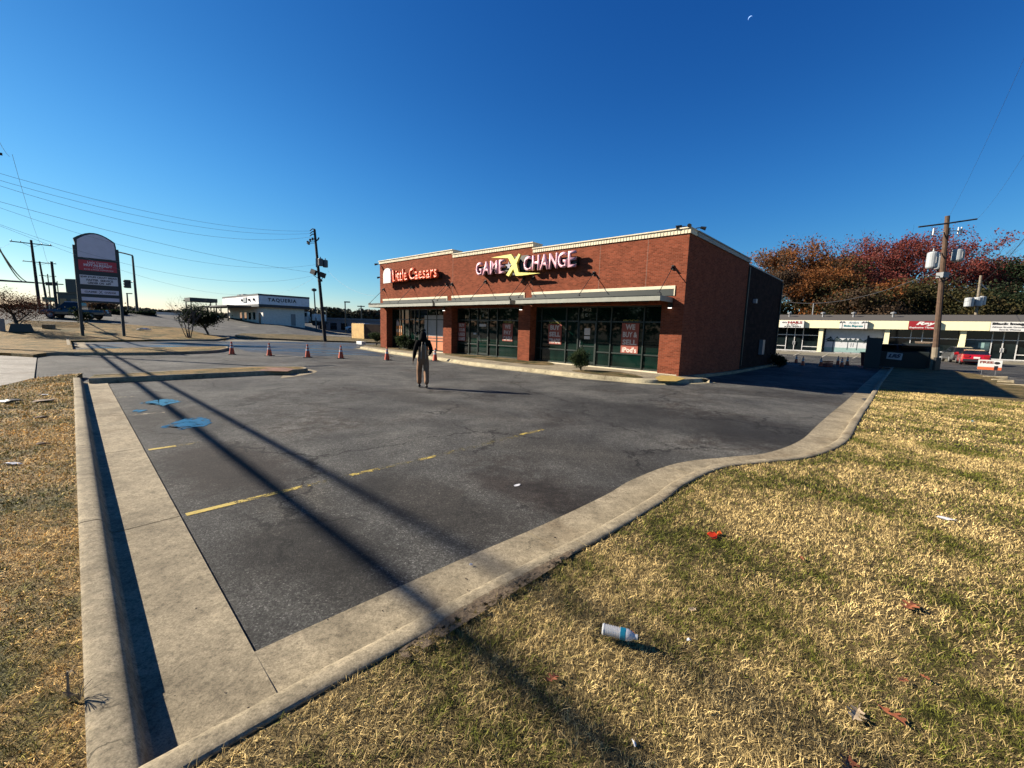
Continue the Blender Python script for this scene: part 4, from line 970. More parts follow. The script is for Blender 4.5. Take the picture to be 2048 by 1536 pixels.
mb = MB(); mb.box(-4.6, -ov-.03, 3.0, 22.5, zs0-.5, zs0-.28)
mb.build('patio_roof', m_td, tq)
for yy in (3.2, 7.5, 12, 16.5, 22):
    mb = MB(); mb.tube((-4.4, yy, tz-.6), (-4.4, yy, zs0-.5), .09, n=6); mb.build('patio_post', M['black'], tq)
for yy in (1.0, 3.5, 7.5): 
    mb = MB(); mb.box(-ov-.25, -ov-.03, yy, yy+.25, zs0+.6, zs0+1.0); mb.build('wall_lamp', M['black'], tq)
mb = MB(); mb.box(-ov-.12, -ov-.03, 5.2, 7.0, zs0+.4, zs0+1.3); mb.build('sign_plate', M['lgrey'], tq)
for yy in (12, 14.5): 
    mb = MB(); mb.box(.5, 2.0, yy, yy+1.5, zr, zr+.45); mb.build('roof_unit', M['grey'], tq)
# dark frame canopy left of it
q = ap(405, 641, 84)
cn = empty('patio_pavilion', (q.x, q.y, 0), EA, 'dark open steel pavilion left of the white eating place', 'pavilion')
zt_ = ap(405, 597, 84).z
mb = MB(); mb.box(-2.2, 2.2, -2, 2.5, zt_-.7, zt_); mb.build('roof', M['canopy_dark'], cn)
for a in (-2, 2):
    for b_ in (-1.8, 2.3):
        mb = MB(); mb.tube((a, b_, q.z-1), (a, b_, zt_-.7), .1, n=6); mb.build('post', M['black'], cn)

# ================================================================ FAR LEFT / MIDDLE BUILDINGS
def bldg(name, px0, px1, pyb, pyt, Y, label, mt, roof=None, depth=12, win=0, roofz=.35, cat='building', ang=0.0):
    a = ap(px0, pyb, Y); b_ = ap(px1, pyb, Y); c = (a+b_)/2; w = abs(b_.x-a.x)/2; h = ap((px0+px1)/2, pyt, Y).z-c.z
    r = empty(name, (c.x, Y, c.z), ang, label, cat)
    MB().box(-w, w, 0, depth, -1.5, h).build('wall', mt, r)
    MB().box(-w-.2, w+.2, -.2, depth+.2, h+.002, h+roofz).build('roof', roof or M['roof'], r)
    for i in range(win):
        x = -w+(i+.5)*2*w/win; m_ = MB(); m_.box(x-w/win*.6, x+w/win*.6, -.03, 0, h*.15, h*.72); m_.build('window', M['carglass'], r)
    return r, w, h
m_gb = plain('grey_siding', (.28, .29, .31), .8); m_wl = plain('white_siding', (.72, .72, .72), .7); m_dg = plain('dark_green', (.03, .06, .06), .6)
bldg('commercial_building', 636, 762, 664, 640, 92, 'long low grey building beyond the fence, left of the brick shop', m_gb, M['grey'], 10, 6)
bldg('commercial_building', 303, 372, 640, 627, 150, 'long low white building in the distance left of the bare shrub', m_wl, m_wl, 10, 5)
bldg('commercial_building', 372, 402, 640, 630, 160, 'small distant white building behind the bare shrub', m_wl, M['grey'], 10, 2)
r, w, h = bldg('fuel_station', 118, 162, 622, 588, 95, 'dark canopy building with a raised sign block behind the tall shop sign', m_dg, M['canopy_dark'], 8, 2)
MB().box(w*.0, w*1.0, -.4, .4, h+.36, h+3.2).build('sign_block', m_dg, r)
# green street-name boards
r = empty('street_sign', ap(100, 625, 66), 0, 'green street-name board on a post between the left poles', 'sign')
z = ap(100, 599, 66).z-ap(100, 625, 66).z
MB().tube((0, 0, -.5), (0, 0, z), .05, n=6).build('post', M['grey'], r); MB().box(-.95, .95, -.03, .03, z-.35, z+.35).build('board', plain('sign_green', (.0, .14, .07), .5), r)
# long dark traffic arm at the far left
r = empty('traffic_signal_arm', ap(108, 625, 72), 0, 'long dark signal arm reaching in from the left edge', 'traffic signal')
b0 = ap(108, 625, 72); MB().tube(ap(-30, 559, 66)-b0, ap(127, 569, 73)-b0, .16, .08, 8).build('arm', M['canopy_dark'], r)
mb = MB(); c = ap(103, 568, 71.8)-b0; mb.box(c.x-.9, c.x+.9, c.y-.1, c.y+.1, c.z-.25, c.z+.3); mb.build('signal_head', M['canopy_dark'], r)
# street light with traffic signal right of the pylon
b0 = ap(275, 627, 60); r = empty('traffic_light_pole', b0, 0, 'tall grey lamp post with a black traffic light right of the shop sign', 'traffic light')
MB().tube((0, 0, -.5), ap(265, 512, 60)-b0, .17, .11, 8).build('post', M['canopy_dark'], r)
MB().path([ap(265, 511, 60)-b0, ap(250, 507, 60)-b0, ap(232, 503, 60)-b0], .09, 6).build('lamp_arm', M['canopy_dark'], r)
sg = ap(255.5, 568, 60)-b0
a = MB(); a.box(sg.x-.28, sg.x+.28, sg.y-.2, sg.y+.2, sg.z-.55, sg.z+.55); th = a.build('signal_head', M['black'], r)
for i in range(3): a = MB(); a.tube((sg.x-.28, sg.y, sg.z+.35-.35*i), (sg.x-.48, sg.y, sg.z+.33-.35*i), .16, .16, 8); a.build('visor', M['black'], th)
MB().tube(sg, ap(267, 563, 60)-b0, .05, n=6).build('bracket', M['canopy_dark'], r)
def lamp(px0, py0, px1, py1, Y, label, head='L'):
    b0 = ap(px0, py0, Y); r = empty('street_lamp', b0, 0, label, 'street lamp'); t = ap(px1, py1, Y)-b0
    k = Y/600*.8
    MB().tube((0, 0, -.5), t, k*1.3, k, 6).build('post', M['canopy_dark'], r)
    if head == 'L': MB().box(t.x-.1, t.x+Y*.011, t.y-.2, t.y+.2, t.z-.1, t.z+.12).build('lamp_head', M['canopy_dark'], r)
    elif head == 'T': a = MB(); a.box(t.x-Y*.008, t.x+Y*.008, -.1, .1, t.z-.1, t.z+.12); a.build('lamp_head', M['canopy_dark'], r)
    elif head == 'X':
        a = MB(); a.box(t.x-Y*.0085, t.x+Y*.0085, -.08, .08, t.z-.35, t.z-.1); a.box(t.x-Y*.005, t.x+Y*.005, -.08, .08, t.z-.95, t.z-.8); a.build('crossarm', M['wood_dark'], r)
    else: a = MB(); a.lathe([(.2, -.25), (.45, -.1), (.45, .15), (.2, .3)], 10, t); a.build('lamp_head', M['canopy_dark'], r)
lamp(633, 655, 628, 580, 80, 'slim lamp post with a round head behind the leaning pole', 'O')
lamp(692, 660, 690, 604, 85, 'slim lamp post with a bent arm head above the grey building', 'L')
lamp(724, 650, 722, 611, 120, 'distant pole with a short double arm near the brick shop corner', 'X')
lamp(652, 640, 653, 613, 160, 'small distant crossarm pole right of the leaning pole', 'X')
lamp(257, 628, 254, 587, 110, 'thin distant lamp post just left of the traffic light post', 'L')
# square signs by the truck
b0 = ap(632, 652, 78); r = empty('pole_sign', b0, 0, 'small white square sign on a thin pole left of the leaning pole', 'sign'); z = ap(631, 632, 78).z-b0.z
MB().tube((0, 0, -.5), (0, 0, z), .05, n=6).build('post', M['grey'], r); MB().box(-.3, .3, -.03, .03, z-.3, z+.4).build('board', M['white'], r)
# raw-wood fence enclosure
fg = gz(728, 678, .12); FE = Frame(fg[0], fg[1], 0, BR)
wz = float(T(*fg))+.1
m_wf = plain('new_fence_wood', (.62, .40, .14), .8, var=.25, scale=1.5); m_wfd = plain('shaded_fence_wood', (.16, .09, .05), .85)  # second wood is a darker copy, side run's shade put into its colour
x0, zt1 = FE.pix(703, 646.5); x1, _ = FE.pix(727.5, 646.5)
wf = empty('wooden_fence', (fg[0], fg[1], 0), BR, 'new yellow wooden board fence left of the brick shop', 'fence')
n = 16
mb = MB()
for i in range(n):
    a = x0+(x1-x0)*i/n; mb.box(a+.01, a+(x1-x0)/n-.01, 0, .03, wz, zt1+(.02 if i % 3 else -.02))
mb.build('board_panel', m_wf, wf)
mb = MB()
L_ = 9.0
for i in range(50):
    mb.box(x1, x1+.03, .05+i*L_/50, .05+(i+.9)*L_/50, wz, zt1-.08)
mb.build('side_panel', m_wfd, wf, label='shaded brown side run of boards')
mb = MB(); mb.box(x1-.05, x1+.08, .04, L_, zt1-.078, zt1-.02); mb.build('top_rail', M['cream'], wf)

# ================================================================ CARS
def car(name, loc, rz, label, cat, paint, L=4.6, W_=1.8, H=1.45, kind='sedan', lights=True, plate=True, group=None):
    r = empty(name, loc, rz, label, cat, group); hw = W_/2
    # local +x is the front
    if kind == 'sedan':
        st = [(-L/2, .42, .62, .62, .80), (-L/2+.08, .30, .95, .95, .93), (-L/2+.7, .22, 1.0, 1.02, 1.0), (-L/2+1.25, .2, .98, H-.06, 1.0), (-.35, .2, .95, H, 1.0), (.35, .2, .93, H-.04, 1.0), (1.15, .2, .92, .95, 1.0), (L/2-.35, .22, .78, .78, .95), (L/2, .32, .6, .6, .8)]
    elif kind == 'suv':
        st = [(-L/2, .45, .95, .95, .88), (-L/2+.06, .32, 1.05, 1.12, .96), (-L/2+.45, .25, 1.05, H-.08, 1.0), (-L/2+1.2, .25, 1.04, H, 1.0), (.2, .25, 1.02, H-.02, 1.0), (.55, .25, 1.02, H-.08, 1.0), (1.25, .25, 1.0, 1.03, 1.0), (L/2-.25, .28, .9, .9, .96), (L/2, .4, .7, .7, .85)]
    else:   # pickup
        st = [(-L/2, .45, .98, .98, .96), (-L/2+.1, .4, 1.02, 1.02, 1.0), (-.75, .38, 1.02, 1.02, 1.0), (-.65, .35, 1.02, H-.04, 1.0), (-.2, .35, 1.02, H, 1.0), (.55, .35, 1.0, H-.02, 1.0), (1.25, .35, 1.0, 1.04, 1.0), (L/2-.2, .38, .92, .92, .97), (L/2, .45, .75, .75, .9)]
    body = MB(); glass = MB(); top = MB()
    def ringp(x, zb_, zbelt, w): return [(x, -hw*w*.9, zb_), (x, -hw*w, zb_+.12), (x, -hw*w, (zb_+zbelt)/2+.05), (x, -hw*w*.95, zbelt), (x, hw*w*.95, zbelt), (x, hw*w, (zb_+zbelt)/2+.05), (x, hw*w, zb_+.12), (x, hw*w*.9, zb_)]
    for i, (x, zb_, zbelt, zr_, w) in enumerate(st): body.v += ringp(x, zb_, zbelt, w)
    for i in range(len(st)-1):
        for j in range(8): body.f.append((i*8+j, i*8+(j+1) % 8, (i+1)*8+(j+1) % 8, (i+1)*8+j))
    body.f.append(tuple(range(7, -1, -1))); body.f.append(tuple((len(st)-1)*8+j for j in range(8)))
    bo = body.build('body', paint, r, bevel=.02)
    gi = [i for i, s_ in enumerate(st) if s_[3]-s_[2] > .12]; a, b_ = gi[0]-1, gi[-1]+1
    gv = []; 
    for i in range(a, b_+1):
        x, _, zbelt, zr_, w = st[i]; zz_ = max(zr_-.05, zbelt+.002) if i in gi else zbelt+.004
        ww_ = hw*w*(.74 if i in gi else .86); gv.append([(x, -hw*w*.93, zbelt-.01), (x, -ww_, zz_), (x, ww_, zz_), (x, hw*w*.93, zbelt-.01)])
    for k, rg in enumerate(gv): glass.v += rg
    for k in range(len(gv)-1):
        for j in range(3): glass.f.append((k*4+j, k*4+j+1, (k+1)*4+j+1, (k+1)*4+j))
    glass.build('window', M['carglass'], r)
    tv = []
    for i in gi:
        x, _, zbelt, zr_, w = st[i]; top.v += [(x, -hw*w*.76, zr_-.06), (x, -hw*w*.62, zr_), (x, hw*w*.62, zr_), (x, hw*w*.76, zr_-.06)]
    for k in range(len(gi)-1):
        for j in range(3): top.f.append((k*4+j, k*4+j+1, (k+1)*4+j+1, (k+1)*4+j))
        top.f.append((k*4+3, k*4, (k+1)*4, (k+1)*4+3))
    top.build('roof', paint, r)
    wr = .33 if kind == 'sedan' else .38
    for x in (-L*.29, L*.31):
        for sgn in (-1, 1):
            rot = Matrix.Rotation(math.pi/2, 3, 'X')
            wv = MB(); wv.lathe([(wr*.6, -.11), (wr*.95, -.11), (wr, -.08), (wr, .08), (wr*.95, .11), (wr*.6, .11)], 20, (x, sgn*(hw-.09), wr), rot); wo = wv.build('wheel', M['rubber'], r)
            rv = MB(); rv.lathe([(.05, -.118), (wr*.6, -.113), (wr*.62, .113), (.05, .118)], 10, (x, sgn*(hw-.09), wr), rot); rv.build('rim', M['grey'], wo)
    if lights:
        mr = plain('tail_red', (.5, .01, .01), .2, spec=.8); mw_ = plain('head_clear', (.6, .6, .6), .15)
        zl = .84 if kind == 'sedan' else .98
        for sgn in (-1, 1):
            a = MB(); a.box(-L/2-.015, -L/2+.14, sgn*(hw*.66)-.16, sgn*(hw*.66)+.2*1, zl-.13, zl+.07); a.build('tail_light', mr, r)
            a = MB(); a.box(L/2-.12, L/2+.012, sgn*hw*.62-.18, sgn*hw*.62+.18, .62, .78); a.build('headlight', mw_, r)
    if plate: a = MB(); a.box(-L/2-.03, -L/2-.01, -.2, .2, .62 if kind == 'sedan' else .72, .78 if kind == 'sedan' else .88); a.build('number_plate', M['white'], r)
    a = MB(); a.box(-L/2-.04, -L/2+.1, -hw*.9, hw*.9, .36, .56); a.build('bumper', plain('bumper_dark', (.03, .03, .035), .5), r)
    for sgn in (-1, 1): a = MB(); a.box(.75, .9, sgn*hw-.02, sgn*(hw+.16), .98, 1.12); a.build('wing_mirror', paint, r)
    return r
def paint(name, c, rough=.22):
    m, nt, b = newmat(name); b.inputs['Base Color'].default_value = (*c, 1); b.inputs['Roughness'].default_value = rough; b.inputs['Coat Weight'].default_value = .6; b.inputs['Coat Roughness'].default_value = .06
    n = noise(nt, pos(nt, True), 3, 3); nt.links.new(ramp(nt, n, [(.3, tuple(x*.85 for x in c)), (.7, tuple(x*1.1 for x in c))]), b.inputs['Base Color']); return m
def on(px, py, Y): v = ap(px, py, Y); return v
v = ap(152, 631.5, 47); car('pickup_truck', (v.x, v.y, float(T(v.x, v.y))), math.pi+BR+1.15, 'dark grey pickup parked on the hill behind the tall shop sign', 'pickup truck', paint('paint_dark_grey', (.025, .028, .03)), L=5.4, W_=1.95, H=1.85, kind='pickup')

# ================================================================ STRIP SHOPS
SM = Frame(42.0, 61.0, 0.0, R(-40))
def sL(x, y, z=0): q = SM.o+SM.X*x+SM.Y*y; return (q[0], q[1], z)
sp = empty('strip_shop_building', (42, 61, 0), R(-40), 'long low strip of shops with a pale yellow fascia and glass fronts under bare trees', 'building')
zg = -.06
_, ft = SM.pix(1620, 640.5); _, fbt = SM.pix(1640, 656.0)
m_fy = plain('fascia_yellow', (.98, .90, .56), .75, var=.05); m_alu = plain('aluminium_frame', (.62, .62, .62), .5); m_bk = plain('dark_interior', (.012, .012, .014), .6)
XA, XB = -16.0, 42.0; SY = 1.25
MB().box(XA, XB, 0, .35, fbt, ft).build('fascia', m_fy, sp)
MB().box(XA, XB, .36, SY+14, fbt+.3, ft-.05).build('roof_slab', M['roof'], sp)
mb = MB(); mb.add([(XA, .1, ft+.0), (XB, .1, ft), (XB, 5, ft+1.0), (XA, 5, ft+1.0), (XA, 14, ft), (XB, 14, ft)], [(0, 1, 2, 3), (3, 2, 5, 4)]); mb.build('roof', plain('shingle_grey_brown', (.10, .09, .08), .9), sp)
MB().box(XA, XB, SY+.1, SY+12, zg, fbt+.3).build('wall', m_bk, sp)
MB().box(XA, XB, .36, SY+.1, fbt+.25, fbt+.29).build('soffit', plain('soffit', (.35, .33, .25), .8), sp)
sw = empty('x', (0, 0, 0)); bpy.data.objects.remove(sw)
drape('pavement', [sL(XA, -.3)[:2], sL(XB, -.3)[:2], sL(XB, SY+.2)[:2], sL(XA, SY+.2)[:2]], .145, M['apron'], 4, skirt=.2)
def cols(pxs, y=.4, w=.5):
    for px in pxs:
        x, _ = SM.pix(px, 690, y); MB().box(x-w/2, x+w/2, y, SY+.05, zg, fbt+.25).build('column', m_fy, sp)
cols([1639, 1771, 1923.5, 2075])
def mull(pxs, z0, z1, w=.09, mt=None):
    m_ = MB()
    for px in pxs:
        x, _ = SM.pix(px, 690, SY); m_.box(x-w/2, x+w/2, SY-.06, SY+.02, z0, z1)
    return m_
def xs_(px): return SM.pix(px, 690, SY)[0]
doorz = 2.25+zg
for a, b_, mu, dr in ((1500, 1636, (1571, 1587.5, 1604), (1571, 1604)), (1648, 1770, (1687, 1703, 1722), (1687, 1722)), (1778, 1920, (1819, 1842, 1865), (1819, 1865)), (1930, 2074, (1982, 2005, 2034), (1982, 2034))):
    xa, xb = xs_(a), xs_(b_)
    MB().box(xa, xb, SY+.03, SY+.05, zg+.1, fbt+.25).build('window', M['shopglass'], sp)
    f = mull(mu, zg, fbt+.2); f.box(xa, xb, SY-.05, SY+.025, doorz, doorz+.1)
    d0, d1 = xs_(dr[0]), xs_(dr[1])
    f.box(xa, d0, SY-.05, SY+.025, zg+.62, zg+.72); f.box(d1, xb, SY-.05, SY+.025, zg+.62, zg+.72); f.box(xa, xb, SY-.05, SY+.025, zg, zg+.12)
    f.build('window_frame', m_alu, sp)
    mb = MB(); xm = xs_(mu[1]); mb.box(xm-.14, xm-.09, SY-.12, SY-.06, zg+.9, zg+1.4); mb.box(xm+.09, xm+.14, SY-.12, SY-.06, zg+.9, zg+1.4); mb.build('door_handle', m_alu, sp)
# printed films on the second unit
m_flm = plain('film_pale', (.60, .62, .64), .7); m_flt = plain('film_teal', (.35, .55, .52), .7)
fl = empty('window_film', sL(xs_(1687), SY-.08), R(-40), 'white and teal printed window film with dark palm shapes on the second shop unit', 'window film')
x0 = xs_(1648)-xs_(1687); x1 = xs_(1770)-xs_(1687)
MB().box(x0+.05, x1-.05, 0, .03, zg+.1, fbt+.2).build('sheet', m_flm, fl)
MB().box(x0+.06, x1-.06, -.01, -.002, zg+.1, zg+.7).build('lower_band', m_flt, fl)
def palm(cx, cz, s, par, mt):
    m_ = MB()
    m_.prism_xz([(cx-.03*s, cz-1.1*s), (cx+.03*s, cz-1.1*s), (cx+.02*s, cz), (cx-.02*s, cz)], -.02, -.012)
    for k in range(7):
        a = R(-20+220*k/6); m_.prism_xz([(cx, cz-.03*s), (cx+.3*s*math.cos(a), cz+.22*s*math.sin(a)+.08*s), (cx+.55*s*math.cos(a), cz+.25*s*math.sin(a)-.12*s), (cx+.25*s*math.cos(a), cz+.12*s*math.sin(a)+.0*s)], -.02-.001*k, -.012-.001*k)
    return m_.build('palm_print', mt, par)
m_prn = plain('print_dark_teal', (.02, .05, .06), .6)
for px, s_ in ((1666, 2.0), (1695, 1.2), (1714, 1.2), (1745, 2.0)): palm(xs_(px)-xs_(1687), 1.75+zg, s_, fl, m_prn)
mb = MB(); rr = random.Random(5)
for i in range(26):
    x = x0+.2+(x1-x0-.6)*i/26; mb.prism_xz([(x, zg+1.5), (x+.5, zg+1.5), (x+.4, zg+1.62+rr.random()*.2), (x+.15, zg+1.6+rr.random()*.2)], -.011-.0004*i, -.005-.0001*i)
mb.build('print_band', m_prn, fl)
mull((1687, 1703, 1722), zg, fbt+.2).build('window_frame', plain('frame_grey', (.30, .30, .32), .5), sp)
# posters on the fourth unit
fl = empty('window_film', sL(xs_(1955), SY-.08), R(-40), 'dark photo posters with pale teal note in the window of the fourth shop unit', 'window film')
a0 = xs_(1932)-xs_(1955); a1 = xs_(1979)-xs_(1955)
MB().box(a0, a1, 0, .02, zg+1.0, doorz-.05).build('sheet', plain('photo_dark', (.05, .10, .11), .6, var=.8, scale=1.6), fl)
MB().box(.05, .55, -.01, -.002, zg+1.35, zg+1.95).build('note', m_flt, fl)
# fascia signs
def fsign(px0, py0, px1, py1, face, label, lines, dep=.35):
    x0, z1 = SM.pix(px0, py0, -dep); x1, z0 = SM.pix(px1, py1, -dep)
    r = empty('fascia_sign', sL((x0+x1)/2, -dep, z0), R(-40), label, 'shop sign'); w = (x1-x0)/2; h = z1-z0
    MB().box(-w, w, .03, dep, 0, h).build('case', M['canopy_dark'], r)
    MB().box(-w, w, 0, .028, 0, h).build('sign_panel', face, r)
    for s_, a, b_, c, d, mt, bold, sh in lines:
        text(s_, 'lettering', r, -w+2*w*a, -w+2*w*b_, h*c, h*d, -.02, mt, bold=bold, shear=sh)
    return r, w, h
m_fw = plain('sign_white', (.78, .77, .74), .5, var=.04); m_fr = plain('sign_red', (.42, .012, .02), .5, var=.05); m_tr = plain('text_red', (.35, .02, .01), .5); m_tt = plain('text_teal', (.02, .28, .32), .5); m_tk = plain('text_black', (.02, .02, .02), .5); m_tgy = plain('text_grey', (.25, .25, .26), .5)
fsign(1560, 641, 1607, 655.5, m_fw, 'white shop sign with dark red NAILS lettering, leftmost on the yellow fascia', [('GQ', .10, .30, .62, .82, m_tk, .04, 0), ('NAILS', .34, .93, .56, .92, m_tr, .05, 0), ('& SPA', .30, .78, .30, .46, m_tk, .03, 0), ('536-9881', .2, .88, .07, .22, m_tk, .04, 0)])
r, w, h = fsign(1680, 641.5, 1734, 657.5, m_fw, 'white shop sign with teal script and palm trees on the yellow fascia', [('Arilyn', .32, .68, .55, .9, m_tt, .0, .3), ('Boba Express', .16, .84, .14, .48, m_tt, .05, .1)])
for sx_ in (-1, 1): palm(sx_*w*.8, h*.78, .75, r, m_prn)
fsign(1818.5, 642, 1876, 659.5, m_fr, 'red shop sign with white lettering half hidden by the tall brown pole', [('Ray', .25, .93, .42, .93, m_fw, .05, .35), ('Explosive Threads', .04, 1.25 if False else .97, .08, .32, m_fw, .03, .1)])
fsign(1983, 643.5, 2062, 663.5, m_fw, 'white shop sign with black lettering at the right end of the yellow fascia', [('Black Images', .03, .97, .60, .93, m_tk, .06, 0), ('African Braids Dreadlocks', .03, .97, .36, .52, m_tgy, .02, 0), ('Sew-in Weaves', .22, .75, .1, .26, m_tgy, .03, 0)])
# roof clutter
for px in (1578, 1645, 1706, 1785):
    x, _ = SM.pix(px, 640, 3); MB().lathe([(.12, 0), (.12, .5), (.3, .55), (.3, .7), (.05, .8)], 8, (x, 3, ft+.5)).build('roof_vent', M['grey'], sp)
# taller gabled shop behind, right
g0 = ap(1895, 650, 74); g1 = ap(2140, 650, 74)
r = empty('gabled_building', (g0.x, 74, -.3), R(-8), 'low building with a brown shingle roof behind the right end of the shop strip', 'building')
w = g1.x-g0.x+6; zt_ = ap(1900, 631, 74).z+.3; zb_ = ap(1900, 642, 74).z+.3
MB().box(0, w, 0, 10, 0, zb_).build('wall', m_wl, r); mb = MB(); mb.add([(-.4, -.3, zb_-.2), (w, -.3, zb_-.2), (w, 5, zt_+.9), (.6, 5, zt_+.6), (-.4, 10, zb_-.2), (w, 10, zb_-.2)], [(0, 1, 2, 3), (3, 2, 5, 4), (0, 3, 4)]); mb.build('roof', plain('shingle_brown', (.13, .105, .09), .9), r)
MB().box(0.2, .35, -.4, -.28, zb_-.3, zt_+.1).build('barge_board', M['white'], r)
# small white house between the trees
hb = ap(1690, 636, 95); r = empty('white_house', (hb.x, 95, hb.z-4), R(-10), 'small white house half hidden by trees above the shop roof', 'building')
MB().box(-2.6, 4.4, 0, 6, 0, 5.0).build('wall', m_wl, r); MB().add([(-3.2, -.4, 5.0), (5.0, -.4, 5.0), (5, 3, 6), (-3.2, 3, 6)], [(0, 1, 2, 3)]).build('roof', M['grey'], r)
for a in (-1.6, .8): MB().box(a, a+.9, -.03, 0, 3.4, 4.5).build('window', M['carglass'], r)
# slim roof mast
a0 = ap(1624, 640, 66); r = empty('roof_mast', a0, 0, 'slim pale mast standing on the shop roof', 'mast'); MB().tube((0, 0, -.3), ap(1627.5, 607, 66)-a0, .1, .08, 6).build('post', M['grey'], r)

# cars by the strip shops (rears towards us)
bk = ap(1897, 722, 46); car('parked_suv', (bk.x-.6, 44.5, -.22), R(50)+.1, 'grey suv parked nose-in beside the tall brown pole', 'suv', paint('paint_grey', (.045, .047, .05), .28), L=4.6, W_=1.85, H=1.62, kind='suv')
bk = ap(1958, 727, 38.5); car('parked_car', (bk.x+1.4, 40.4, -.2), R(50)-.02, 'red sedan parked nose-in by the shop with the white sign', 'car', paint('paint_red', (.33, .006, .012), .18), L=4.8, W_=1.9, H=1.40)
# small vehicle behind the fence and truck by the eating place
v = ap(703, 664, 78); car('parked_car', (v.x+1.5, 78, v.z+.05), math.pi+.2, 'pale car half hidden behind the yellow wooden fence', 'car', paint('paint_pale', (.40, .41, .42), .3), L=4.7, W_=1.85, H=1.6, kind='suv')
v = ap(606, 651, 82); tk = empty('box_truck', (v.x, v.y, v.z), R(15), 'white work truck parked behind the white eating place', 'truck')
MB().box(-1.4, 1.2, -1.1, 1.1, .55, 1.6).build('cab', M['white'], tk, bevel=.08); MB().box(-1.2, 1.1, -.95, .95, 1.6, 2.6).build('cab_top', M['white'], tk, bevel=.08)
MB().box(-.9, .9, -.98, -.955, 1.7, 2.4).build('window', M['carglass'], tk); MB().box(1.8, 4.0, -1.1, 1.1, 1.0, 2.2).build('box', M['white'], tk, bevel=.03); MB().box(-1.4, 4.4, -.9, .9, .45, .8).build('chassis', M['black'], tk)
for x in (-.7, 2.2, 3.4):
    for y in (-1.0, 1.0): MB().lathe([(.15, -.13), (.42, -.13), (.42, .13), (.15, .13)], 16, (x, y, .42), Matrix.Rotation(math.pi/2, 3, 'X')).build('wheel', M['rubber'], tk)

# ================================================================ BIN ENCLOSURE, BOARD SIGN
dp = gz(1790, 741, 0); dz = float(T(*dp))
Yd = dp[1]
def dxy(px, Y): v = ap(px, 740, Y); return (v.x, v.y)
dm = empty('dumpster', (*dxy(1790, Yd+1.5), dz), R(-38), 'dark waste bin with a white LRS plate beside the tan block wall', 'waste bin')
m_dk = plain('bin_dark_green', (.012, .022, .022), .6)
mb = MB(); mb.add([(-1.5, -.8, .15), (1.5, -.8, .15), (1.5, .9, .15), (-1.5, .9, .15), (-1.6, -.95, 1.3), (1.6, -.95, 1.3), (1.6, .95, 1.75), (-1.6, .95, 1.75)], [(3, 2, 1, 0), (4, 5, 6, 7), (0, 1, 5, 4), (1, 2, 6, 5), (2, 3, 7, 6), (3, 0, 4, 7)]); mb.build('bin_body', m_dk, dm)
MB().box(-1.62, -.02, -.98, 1.0, 1.76, 1.82).build('lid', M['black'], dm); MB().box(.02, 1.62, -.98, 1.0, 1.76, 1.82).build('lid', M['black'], dm)
mb = MB(); mb.obox((-.2, -.93, .98), (.42, .012, .24), Matrix.Rotation(.08, 3, 'Y')); pl_ = mb.build('plate', M['lgrey'], dm)
text('LRS', 'lettering', pl_, -.55, .15, .86, 1.14, -.95, plain('text_navy', (.01, .02, .08), .5), bold=.07, shear=.3)
for x in (-1.65, 1.65): MB().box(x-.08, x+.08, -.5, .2, .7, .95).build('lifting_sleeve', m_dk, dm)
ew = empty('enclosure_gate', (*dxy(1741, Yd+.6), dz), R(-38), 'tall dark board gate panel left of the waste bin', 'gate')
MB().box(-.3, .45, 0, .06, .08, 2.25).build('board_panel', m_dk, ew); MB().box(-.42, -.3, -.03, .1, 0, 2.4).build('post', M['black'], ew)
ew = empty('enclosure_gate', (*dxy(1830, Yd+1.0), dz), R(-38), 'dark gate panel standing open right of the waste bin', 'gate')
MB().box(-.9, .6, 0, .06, .1, 1.95).build('board_panel', m_dk, ew); MB().box(.6, .7, -.03, .1, 0, 2.0).build('post', M['black'], ew)
bw = ap(1856, 735, Yd+1.2)
wl_ = empty('block_wall', (bw.x, bw.y, dz), R(-42), 'tan concrete block wall between the waste bin and the tall brown pole', 'wall')
MB().box(-.85, .25, 0, .2, -.1, 2.0).build('wall', M['tan_block'], wl_); MB().box(-.9, .3, -.03, .23, 2.0, 2.08).build('wall_cap', plain('cap_tan', (.4, .3, .22), .9), wl_)
rb = ap(1733, 735, Yd+2.5); o_ = empty('waste_cart', (rb.x, rb.y, dz), R(20), 'dark red wheeled bin left of the tall dark gate panel', 'bin')
MB().add([(-.25, -.3, .1), (.25, -.3, .1), (.25, .25, .1), (-.25, .25, .1), (-.3, -.35, 1.1), (.3, -.35, 1.1), (.3, .35, 1.1), (-.3, .35, 1.1)], [(3, 2, 1, 0), (4, 5, 6, 7), (0, 1, 5, 4), (1, 2, 6, 5), (2, 3, 7, 6), (3, 0, 4, 7)]).build('bin_body', plain('bin_red', (.20, .015, .012), .6), o_)
MB().box(-.32, .32, -.38, .4, 1.1, 1.16).build('lid', M['black'], o_)
# boxy red crate by the far cones
rc = ap(1654.5, 733, 33); o_ = empty('red_crate', (rc.x, rc.y, float(T(rc.x, rc.y))), .3, 'small red plastic crate on the ground between the far cones', 'crate')
mb = MB(); 
for a in (0, .12, .24, .36): mb.box(-.3, .3, -.2, -.17, a, a+.08); mb.box(-.3, .3, .17, .2, a, a+.08); mb.box(-.3, -.27, -.17, .17, a, a+.08); mb.box(.27, .3, -.17, .17, a, a+.08)
mb.box(-.26, .26, -.16, .16, 0.02, .05); mb.build('crate_body', plain('crate_red', (.45, .05, .02), .6), o_)
